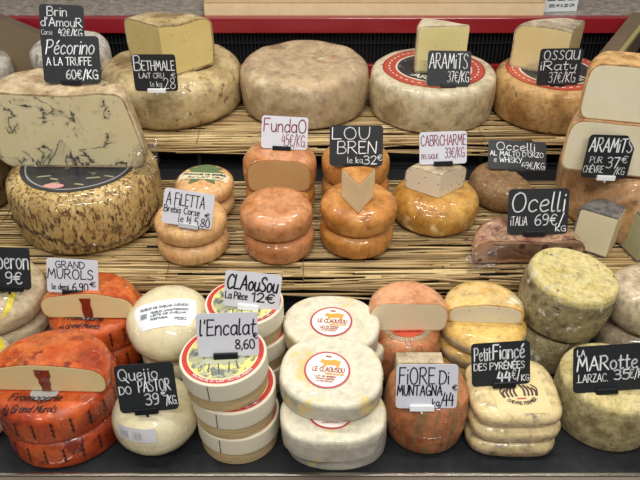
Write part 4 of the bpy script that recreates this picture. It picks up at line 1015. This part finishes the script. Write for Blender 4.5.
# --- reed mats
def strawmat(name, dark=False):
    nm = NM(name); g = nm.n('ShaderNodeNewGeometry')
    c = ramp(nm, g.outputs['Random Per Island'], [(0, '#5e4728'), (.2, '#8a6e40'), (.5, '#ad9060'), (.8, '#c4a974'), (1, '#dcc692')])
    f = ramp(nm, nz(nm, coords(nm, (.25, 1, 1)), 60, 4), [(.45, 0.0), (.75, .6)]); c = mix(nm, f, c, '#7c5f36')
    nm.l(c, nm.b.inputs['Base Color']); nm.b.inputs['Roughness'].default_value = .5; nm.b.inputs['Coat Weight'].default_value = .15
    return nm.m
m_straw = strawmat('reed_straw')
def tube(bm, P, r, n=5):
    prev = None
    for i, p in enumerate(P):
        a = P[max(i-1, 0)]; b = P[min(i+1, len(P)-1)]; d = (b-a).normalized()
        u = d.cross(Vector((0, .2, 1))).normalized(); v = u.cross(d)
        ring = [bm.verts.new(p+(u*math.cos(2*PI*k/n)+v*math.sin(2*PI*k/n))*r) for k in range(n)]
        if prev:
            for k in range(n): bm.faces.new((prev[k], prev[(k+1) % n], ring[(k+1) % n], ring[k]))
        else: bm.faces.new(ring[::-1])
        prev = ring
    bm.faces.new(prev)
def mat(sh, y0, y1, lip, label, seed, sag=0.0, messy=.004):
    rn = random.Random(seed); bm = bmesh.new()
    def pt(x, s, z):      # s = distance from the front edge; negative hangs over
        if s >= 0: y = y0+s; zz = sh[0]+sh[2]*(y-sh[1])
        else:
            t = -s; y = y0-.012*math.sin(min(1, t/.02)*PI/2); zz = sh[0]+sh[2]*(y0-sh[1])-max(0, t-.004)*.95
        return Vector((x, y, zz+z))
    s = -lip
    while s < y1-y0:
        x = XL+rn.uniform(-.2, 0)
        while x < XR:
            L = rn.uniform(.18, .6); x1 = min(XR, x+L); xs = max(XL, x)
            if x1-xs > .03:
                r = rn.uniform(.0013, .0026); j = rn.uniform(-messy, messy)*(1.6 if s < .01 else 1); k = rn.uniform(-messy, messy)*(1.6 if s < .01 else 1)
                z = -.0027-rn.uniform(0, .0045); n = 5
                tube(bm, [pt(xs+(x1-xs)*i/n, s+j+(k-j)*i/n+.0006*math.sin(i*2+s*300), z) for i in range(n+1)], r)
            x = x1+rn.uniform(.001, .03)
        s += rn.uniform(.0016, .0030)
    root = thing('reed_mat', label, 'straw mat')
    st = obj('straws', bm, m_straw, root, True); st['kind'] = 'stuff'
    for x in (-.62, -.27, -.03, .36, .66):
        b2 = bmesh.new(); tube(b2, [pt(x+.001*math.sin(i), -lip*.7+(y1-y0+lip*.7)*i/24, .0005) for i in range(25)], .0006); obj('tie_string', b2, plain('brown_string', '#6b5536', .7), root)
mat(MID, .95, 1.265, .034, 'long straw mat covering the middle shelf', 5, 0, .010)
mat(TOP, 1.335, 1.69, .022, 'straw mat covering the top shelf', 6, 0, .009)

# ================================================================= ROOM
fl = obj('floor', nbox(-3, 3, -1.5, 3.2, -1.0, -.9), plain('floor_tile', '#8a857c', .5)); fl['kind'] = 'structure'
wl = obj('wall_back', nbox(-3, 3, 3.2, 3.3, -.9, 2.6), plain('wall_paint', '#b5aea2', .7)); wl['kind'] = 'structure'

w = bpy.data.worlds.new('world'); SC.world = w; w.use_nodes = True
w.node_tree.nodes['Background'].inputs[0].default_value = (.92, .95, 1, 1); w.node_tree.nodes['Background'].inputs[1].default_value = .11
def area(name, loc, rx, sx, sy, e, colr=(1, .965, .91)):
    l = bpy.data.lights.new(name, 'AREA'); l.shape = 'RECTANGLE'; l.size = sx; l.size_y = sy; l.energy = e; l.color = colr
    o = bpy.data.objects.new(name, l); COL.objects.link(o); o.location = loc; o.rotation_euler = (rx, 0, 0); return o
area('case_lamp', (0, .62, 1.7), R(-6), 2.0, .06, 14)
area('case_lamp', (0, 1.25, 1.6), R(-4), 2.0, .06, 15)
area('ceiling_lamp', (-.5, -.7, 2.2), R(42), 1.2, .10, 23, (1, .97, .93))
area('ceiling_lamp', (.7, -.9, 2.0), R(48), 1.2, .10, 23, (1, .97, .93))
vs = SC.view_settings; SC.display_settings.display_device = 'sRGB'
vs.view_transform = 'Standard'; vs.look = 'None'; vs.exposure = 0.0; vs.gamma = 1.0; vs.use_curve_mapping = False
